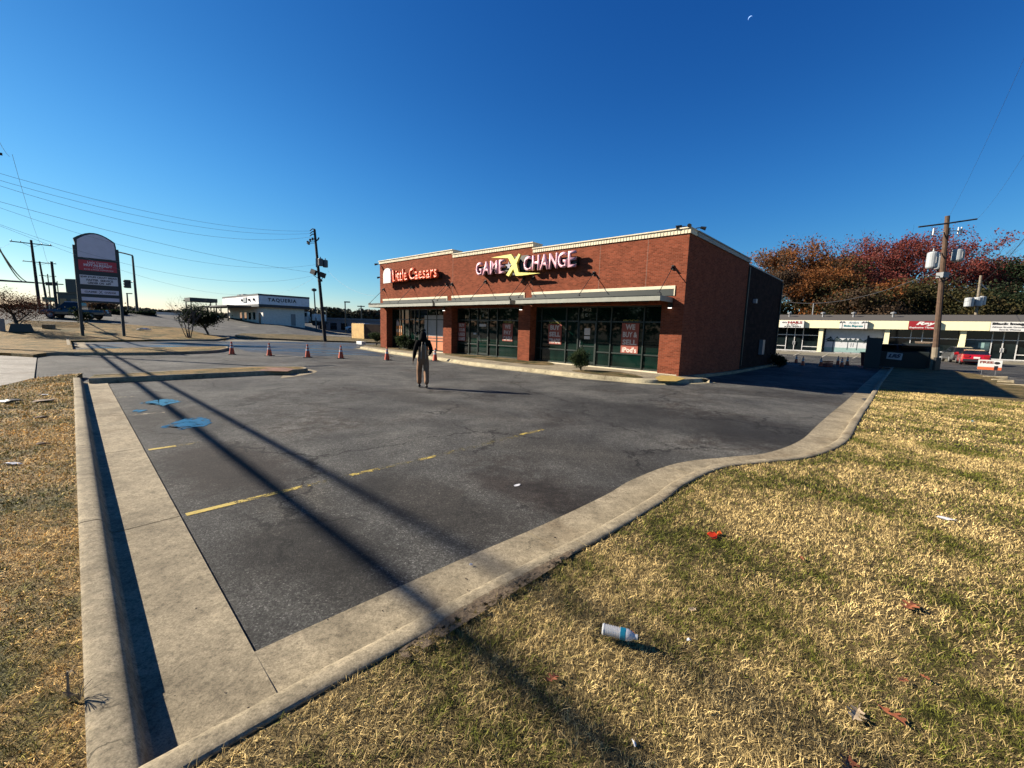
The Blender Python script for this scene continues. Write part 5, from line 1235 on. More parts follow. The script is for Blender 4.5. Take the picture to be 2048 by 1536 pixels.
# yard sign
yg = gz(1976, 750, .02); yz = float(T(*yg))
ys = empty('yard_sign', (yg[0], yg[1], yz), R(-42), 'small white and orange board sign standing at the edge of the lawn', 'sign')
MB().box(-.52, .52, -.012, .012, .55-.2, 1.13-.2+.05).build('sign_panel', M['white'], ys)
mb = MB(); mb.box(-.52, .52, -.018, -.013, .35, .53); mb.build('orange_band', plain('sign_orange_band', (.75, .16, .05), .5), ys)
mb = MB(); mb.tube((-.3, 0, -.1), (-.3, 0, .35), .01, n=5); mb.tube((.3, 0, -.1), (.3, 0, .35), .01, n=5); mb.build('post', M['grey'], ys)
text('FREE', 'lettering', ys, -.44, .16, .75, .9, -.016, plain('text_rust', (.3, .06, .03), .5), bold=.05)
mb = MB(); mb.prism_xz([(.30+.13*math.cos(a*.5236), .80+.085*math.sin(a*.5236)) for a in range(12)], -.02, -.0125); mb.build('round_mark', M['black'], ys)
mb = MB(); mb.box(.2, .36, -.022, -.0185, .36, .62); mb.build('dark_patch', M['black'], ys)
# broken kerb stones
for i, (px, py, l_) in enumerate(((1990, 757, .5), (2005, 764, .42), (2011, 767.5, .3), (2040, 774, .8))):
    g_ = gz(px, py, .05); o_ = MB().box(-l_, l_, -.12, .12, -.05, .13).build('kerb_stone', M['concrete'], None, bevel=.04, label=('broken pale kerb stone nearest the yard sign', 'second broken kerb stone beyond the yard sign', 'small square kerb fragment between two longer stones', 'long rounded kerb stone at the right frame edge')[i], cat='kerb stone'); o_.location = (g_[0], g_[1], float(T(*g_))+.06); o_.rotation_euler = (rng.uniform(-.1, .1), rng.uniform(-.08, .08), R(-38)+rng.uniform(-.2, .2))
# bay lines at the strip shops
for px0, py0, px1, py1 in ((1587, 711, 1600, 706), (1643, 714.5, 1655, 708.5), (1705, 717, 1715, 712)):
    stripe((px0, py0), (px1, py1), plain('bay_paint', (.55, .5, .4), .8), .14, .006)

# ================================================================ CONES
m_co = plain('cone_orange', (.62, .075, .015), .5, var=.1); m_cw = plain('cone_reflective', (.62, .62, .6), .35, var=.12); m_cb = plain('cone_base', (.03, .025, .025), .7)
def make_cone():
    r = empty('traffic_cone', (0, 0, 0), 0)
    MB().box(-.19, .19, -.19, .19, 0, .035).build('base', m_cb, r, bevel=.01)
    MB().lathe([(.14, .035), (.135, .06), (.032, .70), (.028, .715), (.018, .715)], 18).build('cone_body', m_co, r, smooth=False)
    def band(z0, z1): f_ = lambda z: .135+(.032-.135)*(z-.06)/.64+.003; return MB().lathe([(f_(z0)-.004, z0), (f_(z0), z0+.001), (f_(z1), z1-.001), (f_(z1)-.004, z1)], 18)
    band(.36, .47).build('reflective_band', m_cw, r); band(.53, .60).build('reflective_band', m_cw, r)
    return r
cone0 = None
labs = ['leftmost orange cone of the near row, at the tip of the grass island', 'second orange cone from the left in the near row', 'third orange cone from the left in the near row', 'fourth orange cone in the near row, midway to the brick shop', 'orange cone standing alone just left of the walking person', 'orange cone close behind the walking person, at the shop curb',
 'far lit orange cone nearest the shaded rear corner of the shop', 'dark shaded cone second from the rear corner of the shop', 'far orange cone in front of a white bay line', 'far lit orange cone right of the red crate', 'dark shaded cone right of the red crate', 'far orange cone left of the dark red wheeled bin', 'far cone half hidden beside the tall dark gate panel']
cpos = [(464, 709, .0), (539, 712, 0), (615.5, 715, 0), (682, 717, 0), (774, 720.5, 0), (870, 722, 0), (1592, 726, 0), (1605, 731, 0), (1641, 733, 0), (1675, 730, 0), (1683, 734, 0), (1694, 731, 0), (1728, 731, 0)]
for i, (px, py, _) in enumerate(cpos):
    if cone0 is None: cone0 = make_cone(); c_ = cone0
    else: c_ = copy_tree(cone0)
    g_ = gz(px, py); c_.location = (g_[0], g_[1], float(T(*g_))); c_.rotation_euler = (0, 0, rng.uniform(0, 1.5))
    k = 1.06 if i < 6 else 1.02; c_.scale = (k, k, k)
    tag(c_, labs[i], 'traffic cone', 'traffic cones set out across the driveway' if i < 6 else 'traffic cones behind the shop')

# ================================================================ PERSON
def skin(name, joints, edges, root, mat, parent, levels=1, smooth=True):
    me = bpy.data.meshes.new(name); me.from_pydata([j[:3] for j in joints], edges, [])
    o = bpy.data.objects.new('tmp', me); S.collection.objects.link(o)
    o.modifiers.new('s', 'SKIN'); sv = me.skin_vertices[0].data
    for i, j in enumerate(joints): r_ = j[3]; sv[i].radius = r_ if hasattr(r_, '__len__') else (r_, r_)
    sv[root].use_root = True
    su = o.modifiers.new('u', 'SUBSURF'); su.levels = levels; su.render_levels = levels
    dg = bpy.context.evaluated_depsgraph_get(); m2 = bpy.data.meshes.new_from_object(o.evaluated_get(dg))
    bpy.data.objects.remove(o); m2.materials.clear(); m2.materials.append(mat)
    m2.polygons.foreach_set('use_smooth', [smooth]*len(m2.polygons))
    p_ = bpy.data.objects.new(name, m2); link(p_, parent); return p_
pg = gz(846, 775.5); pe = empty('person', (pg[0], pg[1], float(T(*pg))), R(20), 'person in tan overalls over a dark hooded jacket walking away across the lot', 'person')
pe.scale = (.93, 1.0, 1.03)
m_sk = plain('skin', (.10, .055, .035), .6); m_jk = plain('jacket_black', (.010, .0095, .010), 1.0, spec=.1, bmp=.3); m_tn = plain('overalls_tan', (.36, .185, .09), .85, var=.25, scale=5, bmp=.4); m_sh = plain('boots_black', (.014, .013, .013), .6)
# facing +y (away). x right
J = [(0, 0, .98, (.15, .11)), (0, .01, 1.15, (.15, .10)), (0, .02, 1.34, (.17, .10)), (0, .02, 1.46, (.10, .08)), (0, .03, 1.54, .055), (0, .05, 1.63, (.075, .09)), (0, .06, 1.71, (.078, .095)), (0, .05, 1.77, (.05, .06)),
     (-.10, 0, .92, .095), (-.115, .12, .52, .065), (-.11, .13, .12, .045), (-.105, .24, .05, .04),
     (.10, 0, .92, .095), (.10, -.08, .52, .065), (.08, -.26, .14, .045), (.08, -.16, .05, .04),
     (-.20, .01, 1.42, .065), (-.29, -.02, 1.15, .05), (-.33, .0, .90, .036), (-.335, .03, .82, (.04, .025)),
     (.20, .02, 1.42, .065), (.30, .06, 1.17, .05), (.24, .20, 1.02, .036), (.18, .25, 1.0, (.04, .025))]
E_ = [(0, 1), (1, 2), (2, 3), (3, 4), (4, 5), (5, 6), (6, 7), (0, 8), (8, 9), (9, 10), (10, 11), (0, 12), (12, 13), (13, 14), (14, 15), (2, 16), (16, 17), (17, 18), (18, 19), (2, 20), (20, 21), (21, 22), (22, 23)]
for hand, s_ in ((19, -1), (23, 1)):
    hx, hy, hz_ = J[hand][:3]; dirn = Vector((-.0, .03, -1)) if s_ < 0 else Vector((-.85, .5, -.1)); dirn.normalize(); side = Vector((0, 1, 0)) if s_ < 0 else Vector((0, 0, 1))
    for f, ln in enumerate((.055, .075, .08, .072, .058)):
        off = side*((f-2)*.019); b_ = Vector((hx, hy, hz_))+off*.8+dirn*(.02 if f else -.01)
        if f == 0: p1 = b_+dirn*ln*.45+side*-.03; p2 = b_+dirn*ln-side*.035
        else: p1 = b_+dirn*ln*.5+Vector((.004, .006, 0)); p2 = b_+dirn*ln*.9+Vector((.012, .018, 0))
        i0 = len(J); J += [(*b_, .010), (*p1, .009), (*p2, .007)]; E_ += [(hand, i0), (i0, i0+1), (i0+1, i0+2)]
skin('body', J, E_, 0, m_sk, pe, 1)
skin('jacket', [(0, .0, 1.22, (.15, .10)), (0, .01, 1.36, (.18, .115)), (0, .02, 1.47, (.13, .11)), (-.20, .01, 1.42, .085), (-.275, -.02, 1.15, .078), (-.315, 0, .89, .055), (.20, .02, 1.42, .085), (.29, .06, 1.17, .08), (.235, .20, 1.03, .058)],
     [(0, 1), (1, 2), (1, 3), (3, 4), (4, 5), (1, 6), (6, 7), (7, 8)], 0, m_jk, pe)
skin('overalls', [(0, -.02, 1.38, (.125, .13)), (0, -.02, 1.22, (.165, .145)), (0, -.01, 1.06, (.175, .145)), (0, -.01, .95, (.185, .15)), (-.10, .02, .82, .12), (-.115, .12, .50, .10), (-.11, .13, .22, .09), (-.105, .13, .10, .095), (.10, 0, .82, .12), (.10, -.08, .50, .10), (.085, -.22, .24, .088), (.08, -.27, .14, .092)],
     [(0, 1), (1, 2), (2, 3), (3, 4), (4, 5), (5, 6), (6, 7), (3, 8), (8, 9), (9, 10), (10, 11)], 3, m_tn, pe)
skin('boot', [(-.105, .09, .06, .055), (-.105, .20, .055, .055), (-.105, .31, .045, .045)], [(0, 1), (1, 2)], 0, m_sh, pe); skin('boot', [(.08, -.31, .10, .052), (.08, -.21, .065, .055), (.08, -.09, .045, .045)], [(0, 1), (1, 2)], 0, m_sh, pe)
skin('hood', [(0, -.05, 1.44, (.17, .10)), (0, -.05, 1.53, (.135, .11)), (0, .0, 1.65, (.118, .13)), (0, .03, 1.75, (.095, .11))], [(0, 1), (1, 2), (2, 3)], 0, m_jk, pe, 2)
mb = MB(); mb.lathe([(.088, 0), (.098, .02), (.085, .05), (.05, .075), (.01, .082)], 14, (0, .035, 1.755)); mb.obox((0.0, .145, 1.765), (.07, .055, .008), Matrix.Identity(3)); mb.build('cap', plain('cap_olive', (.02, .022, .018), .95, spec=.1), pe)
mb = MB()
for x in (-.075, .045): mb.path([(x*.7, -.155, 1.43), (x, -.172, 1.3), (x*1.15, -.178, 1.12), (x*1.3, -.17, .92)], .014, 5)
mb.build('back_streak', plain('streak_cream', (.5, .40, .30), .8), pe)  # two pale streaks down the back of the overalls

# ================================================================ TREES AND SHRUBS
def tree_data(seed, h, spread, nl, leaf, twig=True, start=.25, up=.5, levels=4, nb=3, r0=None, clump=.35, top_bare=0.0, asp=.6, gapk=0.0):
    """returns (MB of wood, leaf vertices, leaf faces)"""
    rr = random.Random(seed); mb = MB(); tips = []
    r0 = r0 or h*.022
    def grow(p, d, ln, r, lv):
        n = 3; pts = [p]; q = p.copy(); dd = d.copy()
        for i in range(n):
            dd = (dd+Vector((rr.uniform(-.22, .22), rr.uniform(-.22, .22), rr.uniform(-.06, .16)))).normalized(); q = q+dd*(ln/n); pts.append(q.copy())
        r1 = r*.62; mb.path(pts, r, 6 if lv == 0 else (4 if lv < 3 else 3), r1=r1)
        if lv >= levels-2: tips.extend(pts[1:])
        if lv >= levels: return
        k = nb if lv else nb+2
        for i in range(k):
            a = rr.uniform(0, 2*math.pi)+i*2.4; t = rr.uniform(.45, 1.0) if i else 1.0
            base = pts[min(n, max(1, int(round(t*n))))]
            out = Vector((math.cos(a), math.sin(a), 0)); nd_ = (dd*up+out*spread*rr.uniform(.6, 1.25)+Vector((0, 0, .25))).normalized()
            grow(base, nd_, ln*rr.uniform(.58, .80), r1*rr.uniform(.55, .8), lv+1)
    grow(Vector((0, 0, -.2)), Vector((rr.uniform(-.05, .05), rr.uniform(-.05, .05), 1)), h*start+.2, r0, 0)
    zs = max(t.z for t in tips); k = h/zs
    mb.v = [(x*k, y*k, z*k) for x, y, z in mb.v]; tips = [t*k for t in tips]
    V = F = None
    if nl:
        g_ = np.random.default_rng(seed); tp = np.array([tuple(t) for t in tips])
        if top_bare: tp = tp[tp[:, 2] < h*(1-top_bare*g_.random(len(tp)))]
        if gapk: tp = tp[g_.random(len(tp)) > gapk]
        c = tp[g_.integers(0, len(tp), nl)] + g_.normal(0, clump, (nl, 3))*np.array([1, 1, .75])
        c[:, 2] = np.maximum(c[:, 2], h*.08)
        a = g_.normal(0, 1, (nl, 3)); a /= np.linalg.norm(a, axis=1)[:, None]; b_ = np.cross(a, g_.normal(0, 1, (nl, 3))); b_ /= np.linalg.norm(b_, axis=1)[:, None]
        s_ = leaf*g_.uniform(.6, 1.3, (nl, 1)); a = a*s_; b_ = b_*s_*asp
        V = np.stack([c-a, c-b_*.9, c+a, c+b_], 1).reshape(-1, 3); F = np.arange(nl*4).reshape(-1, 4)
    return mb, V, F
def make_tree(name, seed, h, label, cat, loc, leafmat, woodmat, group=None, rz=0, trunkname='trunk', crown='crown', **kw):
    mb, V, F = tree_data(seed, h, **kw)
    r = empty(name, loc, rz, label, cat, group); mb.build(trunkname, woodmat, r)
    if V is not None:
        o = bpy.data.objects.new(crown, np_mesh(crown, V, F, leafmat)); link(o, r)
    return r
m_bark = plain('bark', (.07, .055, .045), .9, var=.3); m_barkp = plain('bark_pale', (.24, .21, .19), .9, var=.3)
lf = {'red': mat_leaf('leaf_red', [(0.052, 0.015, 0.012), (0.131, 0.026, 0.021), (0.172, 0.042, 0.033), (0.137, 0.068, 0.057)]),
      'orange': mat_leaf('leaf_orange', [(0.048, 0.033, 0.010), (0.156, 0.052, 0.016), (0.199, 0.079, 0.024), (0.159, 0.093, 0.039)]),
      'olive': mat_leaf('leaf_olive', [(0.014, 0.017, 0.007), (0.033, 0.035, 0.013), (0.070, 0.055, 0.019), (0.053, 0.034, 0.020)]),
      'dark': mat_leaf('leaf_dark', [(0.008, 0.012, 0.006), (0.014, 0.024, 0.010), (0.023, 0.032, 0.013)]),
      'pine': mat_leaf('leaf_pine', [(0.009, 0.017, 0.008), (0.018, 0.030, 0.012), (0.029, 0.043, 0.018)]),
      'brown': mat_leaf('leaf_brown', [(0.032, 0.020, 0.013), (0.063, 0.040, 0.023), (0.090, 0.057, 0.033)]),
      'shrub': mat_leaf('leaf_shrub', [(0.011, 0.022, 0.008), (0.028, 0.043, 0.014), (0.050, 0.064, 0.023)]),
      'rust': mat_leaf('leaf_rust', [(0.018, 0.008, 0.006), (0.055, 0.018, 0.011), (0.048, 0.035, 0.018)])}
# woodland behind the shops: each tree set where it stands
bt = [ # px, top py, Y, kind, seed, spread, label
 (1530, 555, 96, 'brown', 31, .8, 'small sparse tree just past the rear corner of the brick shop'),
 (1512, 520, 78, 'brown', 32, .8, 'pale brown tree top peeping over the brick shop roof edge'),
 (1578, 493, 84, 'orange', 1, .8, 'tall orange tree nearest the brick shop rear'),
 (1618, 545, 76, 'orange', 2, .9, 'lower orange and gold tree right of the tallest orange one'),
 (1632, 536, 92, 'olive', 3, .8, 'olive-brown tree behind the orange trees'),
 (1655, 548, 86, 'brown', 33, .8, 'thin brown-leaved tree between the orange and red groups'),
 (1668, 575, 72, 'olive', 4, 1.0, 'dark olive tree above the sign with palm trees'),
 (1688, 522, 96, 'dark', 5, .7, 'dark evergreen behind the gap between orange and red trees'),
 (1735, 476, 88, 'red', 6, .8, 'tall red tree left of the red group'),
 (1782, 486, 82, 'red', 7, .85, 'broad red tree in the middle of the red group'),
 (1828, 462, 90, 'red', 8, .8, 'tallest dark red tree left of the tall brown pole'),
 (1748, 565, 72, 'orange', 9, 1.0, 'orange-leaved tree below the red group'),
 (1805, 575, 70, 'olive', 10, 1.1, 'olive tree low in front of the red group'),
 (1713, 590, 66, 'brown', 34, 1.0, 'low brown tree behind the small white house'),
 (1868, 570, 68, 'olive', 11, 1.0, 'dark olive tree behind the tall brown pole'),
 (1905, 530, 84, 'red', 12, .8, 'dark red crown between the two utility poles'),
 (1980, 590, 70, 'brown', 13, 1.0, 'brown thicket tree right of the pale pole'),
 (2030, 580, 66, 'dark', 14, 1.0, 'dark tree at the right frame edge above the shop roof'),
 (2062, 505, 74, 'pine', 15, .8, 'green pine crown at the right frame edge'),
 (1925, 585, 74, 'brown', 16, 1.1, 'brown undergrowth tree behind the gabled roof')]
for px, py, Y, kd, sd, spv, lab in bt:
    b0 = ap(px, 690, Y); top = ap(px, py, Y); gzz = -.4; h = (top.z-gzz)*1.10
    nl = {'red': 13000, 'orange': 13000, 'olive': 12000, 'dark': 12000, 'pine': 11000, 'brown': 6500}[kd]
    make_tree('autumn_tree' if kd in ('red', 'orange', 'brown') else 'evergreen_tree', sd, h, lab, 'tree', (b0.x, Y, gzz), lf[kd], m_bark, 'trees behind the shop strip',
              rz=0, spread=spv, nl=nl, leaf=.18 if kd in ('red', 'orange') else .2, start=.2, levels=5, nb=3, clump={'red': .5, 'orange': .6, 'olive': .8, 'dark': .7, 'pine': .7, 'brown': .7}[kd], top_bare=.18 if kd in ('red', 'orange') else 0, gapk=.3, r0=h*.02)
for px, py, Y, sd, lab in ((1925, 447, 86, 21, 'tall bare tree spreading behind the top of the tall brown pole'), (1975, 510, 80, 22, 'bare grey tree between the pale pole and the right edge'), (1895, 480, 92, 24, 'bare tree crown mixed with the dark red tree by the brown pole'), (2010, 545, 72, 23, 'smaller bare tree above the right end of the shop roof'), (1592, 478, 86, 25, 'bare twiggy top rising from the orange trees'), (1715, 500, 86, 26, 'bare twiggy tree at the left of the red group')):
    b0 = ap(px, 690, Y); top = ap(px, py, Y); h = top.z+.4
    make_tree('bare_tree', sd, h, lab, 'tree', (b0.x, Y, -.4), lf['brown'], m_barkp if sd in (22, 23) else m_bark, 'trees behind the shop strip', spread=.75, nl=0, leaf=.2, start=.24, levels=5, nb=3, r0=h*.014)
# dark undergrowth band behind the shops
def thicket(name, pts, h, n, leafsz, mat, label=None, seed=3, depth=3.0, taper=.5):
    g_ = np.random.default_rng(seed); P_ = np.array(pts, float); L = np.concatenate([[0], np.cumsum(np.linalg.norm(np.diff(P_[:, :2], axis=0), axis=1))])
    s_ = g_.uniform(0, L[-1], n); x = np.interp(s_, L, P_[:, 0]); y = np.interp(s_, L, P_[:, 1]); z0 = np.interp(s_, L, P_[:, 2]); hh = h*(1+taper*(np.sin(s_*.9/h*3)+np.sin(s_*2.3/h+1))*.35)
    c = np.stack([x+g_.normal(0, depth/3, n), y+g_.uniform(-depth, depth, n), z0+hh*np.sqrt(g_.random(n))], 1)
    a = g_.normal(0, 1, (n, 3)); a /= np.linalg.norm(a, axis=1)[:, None]; b_ = np.cross(a, g_.normal(0, 1, (n, 3))); b_ /= np.linalg.norm(b_, axis=1)[:, None]
    s2 = leafsz*g_.uniform(.6, 1.3, (n, 1)); a *= s2; b_ *= s2*.7
    V = np.stack([c-a, c-b_, c+a, c+b_], 1).reshape(-1, 3); F = np.arange(n*4).reshape(-1, 4)
    o = bpy.data.objects.new(name, np_mesh(name, V, F, mat)); link(o); tag(o, label, None, None, 'stuff'); return o
thicket('undergrowth', [(*ap(1500, 690, 80)[:2], -.4), (*ap(1750, 690, 82)[:2], -.4), (*ap(2150, 690, 76)[:2], -.4)], 6.5, 20000, .34, lf['olive'], 'dense brown-green undergrowth behind the shop strip', depth=5)
# far woodland on the horizon
hm = mat_leaf('far_wood', [(.02, .026, .018), (.035, .04, .026), (.07, .05, .035)], .1, .05)
thicket('woodland', [(*ap(590, 645, 230)[:2], 0), (*ap(780, 648, 230)[:2], 0)], 7.5, 15000, .8, hm, 'far wood on the horizon left of the brick shop', seed=5, depth=8)
thicket('woodland', [(*ap(300, 640, 240)[:2], 0), (*ap(600, 645, 240)[:2], 0)], 5.0, 15000, .8, hm, 'far low wood behind the white eating place', seed=6, depth=8)
thicket('woodland', [(*ap(-160, 640, 260)[:2], 0), (*ap(300, 640, 240)[:2], 0)], 6.5, 15000, .8, hm, 'far low wood along the street horizon', seed=7, depth=8)
mb = MB(); ga = ap(560, 655, 200); gb_ = ap(790, 655, 200)
# hedge rows on the hill behind the shop sign
def hedge(px0, px1, pyt, pyb, Y, label, mat, n=9000, seed=1, nm='hedge'):
    a = ap(px0, pyb, Y); b_ = ap(px1, pyb, Y); h = ap(px0, pyt, Y).z-a.z
    g_ = np.random.default_rng(seed); t = g_.random(n); c = np.stack([a.x+(b_.x-a.x)*t, np.full(n, Y)+g_.uniform(-.8, .8, n), a.z+(b_.z-a.z)*t+h*g_.random(n)*(1+.12*np.sin(t*40))], 1)
    d = g_.normal(0, 1, (n, 3)); d /= np.linalg.norm(d, axis=1)[:, None]; e = np.cross(d, g_.normal(0, 1, (n, 3))); e /= np.linalg.norm(e, axis=1)[:, None]; d *= .11; e *= .08
    o = bpy.data.objects.new(nm, np_mesh(nm, np.stack([c-d, c-e, c+d, c+e], 1).reshape(-1, 3), np.arange(n*4).reshape(-1, 4), mat)); link(o); tag(o, label, 'hedge')
hedge(175, 248, 621, 634, 56, 'dark clipped hedge behind the posts of the shop sign', lf['dark'])
hedge(248, 305, 624, 635, 60, 'lower dark hedge right of the shop sign', lf['dark'], 6000, 2)
# tree behind the sign (small, leafy)
def small(px, pyb, pyt, Y, name, seed, label, mat, cat='tree', **kw):
    b0 = ap(px, pyb, Y); h = ap(px, pyt, Y).z-b0.z; z = b0.z
    return make_tree(name, seed, h, label, cat, (b0.x, Y, z), mat, m_bark, **kw)
yy = lambda px, py, o=.15: gz(px, py, o)[1]
small(205, 640, 600, 62, 'small_tree', 41, 'pale leafless-looking bushy tree behind the shop sign', lf['brown'], spread=.8, nl=1800, leaf=.14, levels=4, nb=3, clump=.3)
ya = yy(170, 660); small(170, 660, 618, ya, 'small_tree', 42, 'short dark twin-stemmed tree beside the left sign post', lf['dark'], spread=.5, nl=900, leaf=.08, start=.45, levels=4, nb=2, clump=.15)
# big rusty bush over a dark block at the far left
yb_ = yy(38, 662); small(38, 660, 572, yb_, 'rusty_bush', 43, 'wide twiggy rust-red bush above a dark block at the left edge', lf['rust'], 'bush', spread=1.25, nl=5500, leaf=.05, start=.12, levels=5, nb=4, clump=.3, top_bare=.45, r0=.05, up=.35)
q = ap(44, 663, yb_); bl = empty('utility_box', (q.x, yb_, q.z), EA, 'dark sloping utility box with a grey post under the rusty bush', 'utility box')
MB().add([(-.75, -.4, -.2), (.75, -.4, -.2), (.75, .4, -.2), (-.75, .4, -.2), (-.55, -.3, .62), (.5, -.3, .62), (.5, .3, .62), (-.55, .3, .62)], [(3, 2, 1, 0), (4, 5, 6, 7), (0, 1, 5, 4), (1, 2, 6, 5), (2, 3, 7, 6), (3, 0, 4, 7)]).build('box_body', M['canopy_dark'], bl)
MB().box(-1.15, -.85, -.3, .1, -.2, 1.0).build('post', M['grey'], bl)
q = gz(98, 657, .15); o_ = MB().box(-.35, .35, -.3, .3, -.1, .42).build('concrete_block', M['concrete'], None, bevel=.05, label='low pale concrete block on the grass behind the rusty bush', cat='block'); o_.location = (q[0], q[1], float(T(*q))+.1); o_.rotation_euler = (0, 0, .5)
# crape-myrtle like bare shrub and small evergreen
yc = yy(378, 675.5, .15)
b0 = ap(378, 676, yc); hh_ = ap(378, 588, yc).z-b0.z; rs = empty('bare_shrub', b0, 0, 'bare many-stemmed shrub on the corner of the grass verge', 'shrub'); rr = random.Random(8); mb = MB()
def tw(p, d, ln, r, lv):
    pts = [p]; q = p.copy(); dd = d.copy()
    for i in range(4): dd = (dd+Vector((rr.uniform(-.16, .16), rr.uniform(-.16, .16), .05))).normalized(); q = q+dd*ln/4; pts.append(q.copy())
    mb.path(pts, r, 4, r1=r*.5)
    if lv < 4:
        for i in range(3): tw(pts[rr.choice((2, 3, 4))], (dd+Vector((rr.uniform(-.75, .75), rr.uniform(-.75, .75), rr.uniform(0, .3)))).normalized(), ln*rr.uniform(.45, .65), r*.45, lv+1)
for i in range(8): a_ = i*.785+rr.uniform(-.3, .3); tw(Vector((.12*math.cos(a_), .12*math.sin(a_), -.1)), Vector((.34*math.cos(a_), .34*math.sin(a_), 1)).normalized(), hh_*.5, .035, 0)
zmx = max(v_[2] for v_ in mb.v); mb.v = [(x, y, z*hh_/zmx) for x, y, z in mb.v]
mb.build('stems', plain('bark_grey', (.16, .13, .11), .9), rs)
yd = yy(418, 668, .15)+1.0
small(418, 669, 611, yd, 'small_evergreen', 45, 'small dark round-crowned evergreen in front of the white eating place', lf['dark'], spread=1.0, nl=5200, leaf=.10, start=.26, levels=4, nb=4, clump=.34, r0=.08)
# shop-front shrubs
def shrub(px, pyb, pyt, label, seed, nl, leaf, mat, off=.15, spread=.9, clump=.12, name='shrub', w=1.0, grp='shrubs in front of the brick shop'):
    g_ = gz(px, pyb, off); h = ap(px, pyt, g_[1]).z-(float(T(*g_))+off)
    r = make_tree(name, seed, h, label, 'shrub', (g_[0], g_[1], float(T(*g_))+off), mat, m_bark, grp, spread=spread, nl=nl, leaf=leaf, start=.12, levels=4, nb=4, clump=clump, r0=.03, trunkname='stems', crown='foliage'); r.scale = (w, w, 1); return r
shrub(1164, 741, 699, 'rounded green shrub in the bed before the right-hand shop door', 51, 5200, .035, lf['shrub'], w=.85, clump=.08)
shrub(752, 691, 664, 'dark bush at the left corner of the brick shop', 52, 2500, .07, lf['shrub'], w=.75)
shrub(798, 698, 671, 'spiky green shrub in the bed left of the red octagon sign', 53, 2600, .07, lf['shrub'], w=.8)
shrub(821, 699, 680, 'low grey-green shrub in the bed right of the red octagon sign', 54, 1500, .06, lf['pine'], w=.9)
shrub(1560, 735, 712, 'dark shrub at the shaded rear corner of the brick shop', 55, 2500, .07, lf['dark'], off=0.0, grp=None)
# small red octagonal board in the planting bed
q = gz(809, 698, .15); o_ = empty('octagon_sign', (q[0], q[1], 0), BR, 'small dark red octagonal sign among the shrubs in front of the shop', 'sign')
zc = ap(809.5, 681, q[1]).z
mb = MB(); mb.prism_xz([(.33*math.cos(R(22.5+45*i)), zc+.40*math.sin(R(22.5+45*i))) for i in range(8)], -.015, .015); mb.build('board', plain('octagon_red', (.32, .012, .02), .5), o_)
MB().tube((0, .03, -.1), (0, .03, zc), .02, n=6).build('post', M['grey'], o_)
text('STOP', 'lettering', o_, -.18, .18, zc-.08, zc+.08, -.018, m_pw, bold=.03)
# bench-like white planter at the shop's left corner
q = gz(722, 689, .15); o_ = MB().box(-.5, .5, -.2, .2, 0, .28).build('planter', M['white'], None, bevel=.03, label='low white planter box left of the brick shop corner', cat='planter'); o_.location = (q[0], q[1], float(T(*q))+.15); o_.rotation_euler = (0, 0, BR)
# low railing in front of left corner
q = gz(785, 692, .15); o_ = empty('low_bench', (q[0], q[1], float(T(*q))+.15), BR, 'low slatted bench by the left brick pier', 'bench')
MB().box(-.9, .9, -.2, .2, .40, .44).build('seat', M['cream'], o_)
for x in (-.75, .75): MB().box(x-.04, x+.04, -.18, .18, 0, .4).build('leg', M['black'], o_)

# trees added across the street, out of the frame, to darken what the shop glass mirrors
for i, (x, y, h, sd) in enumerate(((-52, -26, 9, 61), (-56, -17, 11, 62), (-54, -8, 9, 63), (-58, 1, 12, 64), (-55, 10, 10, 65), (-57, 18, 9, 66), (-60, -34, 12, 67))):
    make_tree('mirror_tree', sd, h, 'dark tree across the street, mirrored in the shop windows', 'tree', (x, y, -.2), lf['pine'], m_bark, 'trees across the street', spread=.9, nl=5000, leaf=.28, start=.2, levels=4, nb=3, clump=.8)

thicket('undergrowth', [(-72, -60, -.2), (-70, 40, -.2)], 8.0, 9000, .5, lf['pine'], 'dark scrub across the street behind the mirrored trees', seed=9, depth=2.5)  # added unseen scrub, fills bright gaps in the horizon the glass mirrors

# ================================================================ LITTER
def lz(px, py, off=.15): g_ = gz(px, py, off); return Vector((g_[0], g_[1], float(T(*g_))+off))
# plastic bottle
bp = lz(1238, 1280, .17); bo = empty('plastic_bottle', (bp.x, bp.y, bp.z+.012), 0, 'clear ribbed plastic water bottle with a blue label lying on the lawn', 'bottle')
e0 = Vector(G(1200, 1272, .19)); e1 = Vector(G(1279, 1292, .19)); d = (e1-e0).normalized(); bo.rotation_euler = (0, 0, math.atan2(d.y, d.x))
m_bt, nt, b = newmat('clear_plastic'); b.inputs['Base Color'].default_value = (.95, .97, .97, 1); b.inputs['Roughness'].default_value = .22; b.inputs['Transmission Weight'].default_value = .45; b.inputs['IOR'].default_value = 1.25
rot = Matrix.Rotation(math.pi/2, 3, 'Y')
prof = [(.010, -.100), (.028, -.100), (.033, -.094)]
for i in range(9): prof += [(.0335, -.088+i*.010), (.0275, -.083+i*.010)]
prof += [(.0335, .004), (.0335, .040), (.033, .050), (.026, .068), (.016, .082), (.013, .088), (.013, .095)]
MB().lathe(prof, 24, (0, 0, .033), rot).build('bottle_body', m_bt, bo, smooth=True)
MB().lathe([(.0338, .004), (.0345, .006), (.0345, .034), (.0338, .036)], 24, (0, 0, .033), rot).build('label', plain('label_blue', (.02, .32, .48), .35, var=.3, scale=40), bo)
mb = MB(); mb.lathe([(.012, .088), (.0155, .089), (.0155, .103), (.014, .104)], 20, (0, 0, .033), rot); mb.build('cap', M['white'], bo)
k = (e1-e0).length/.205; bo.scale = (k, k, k)
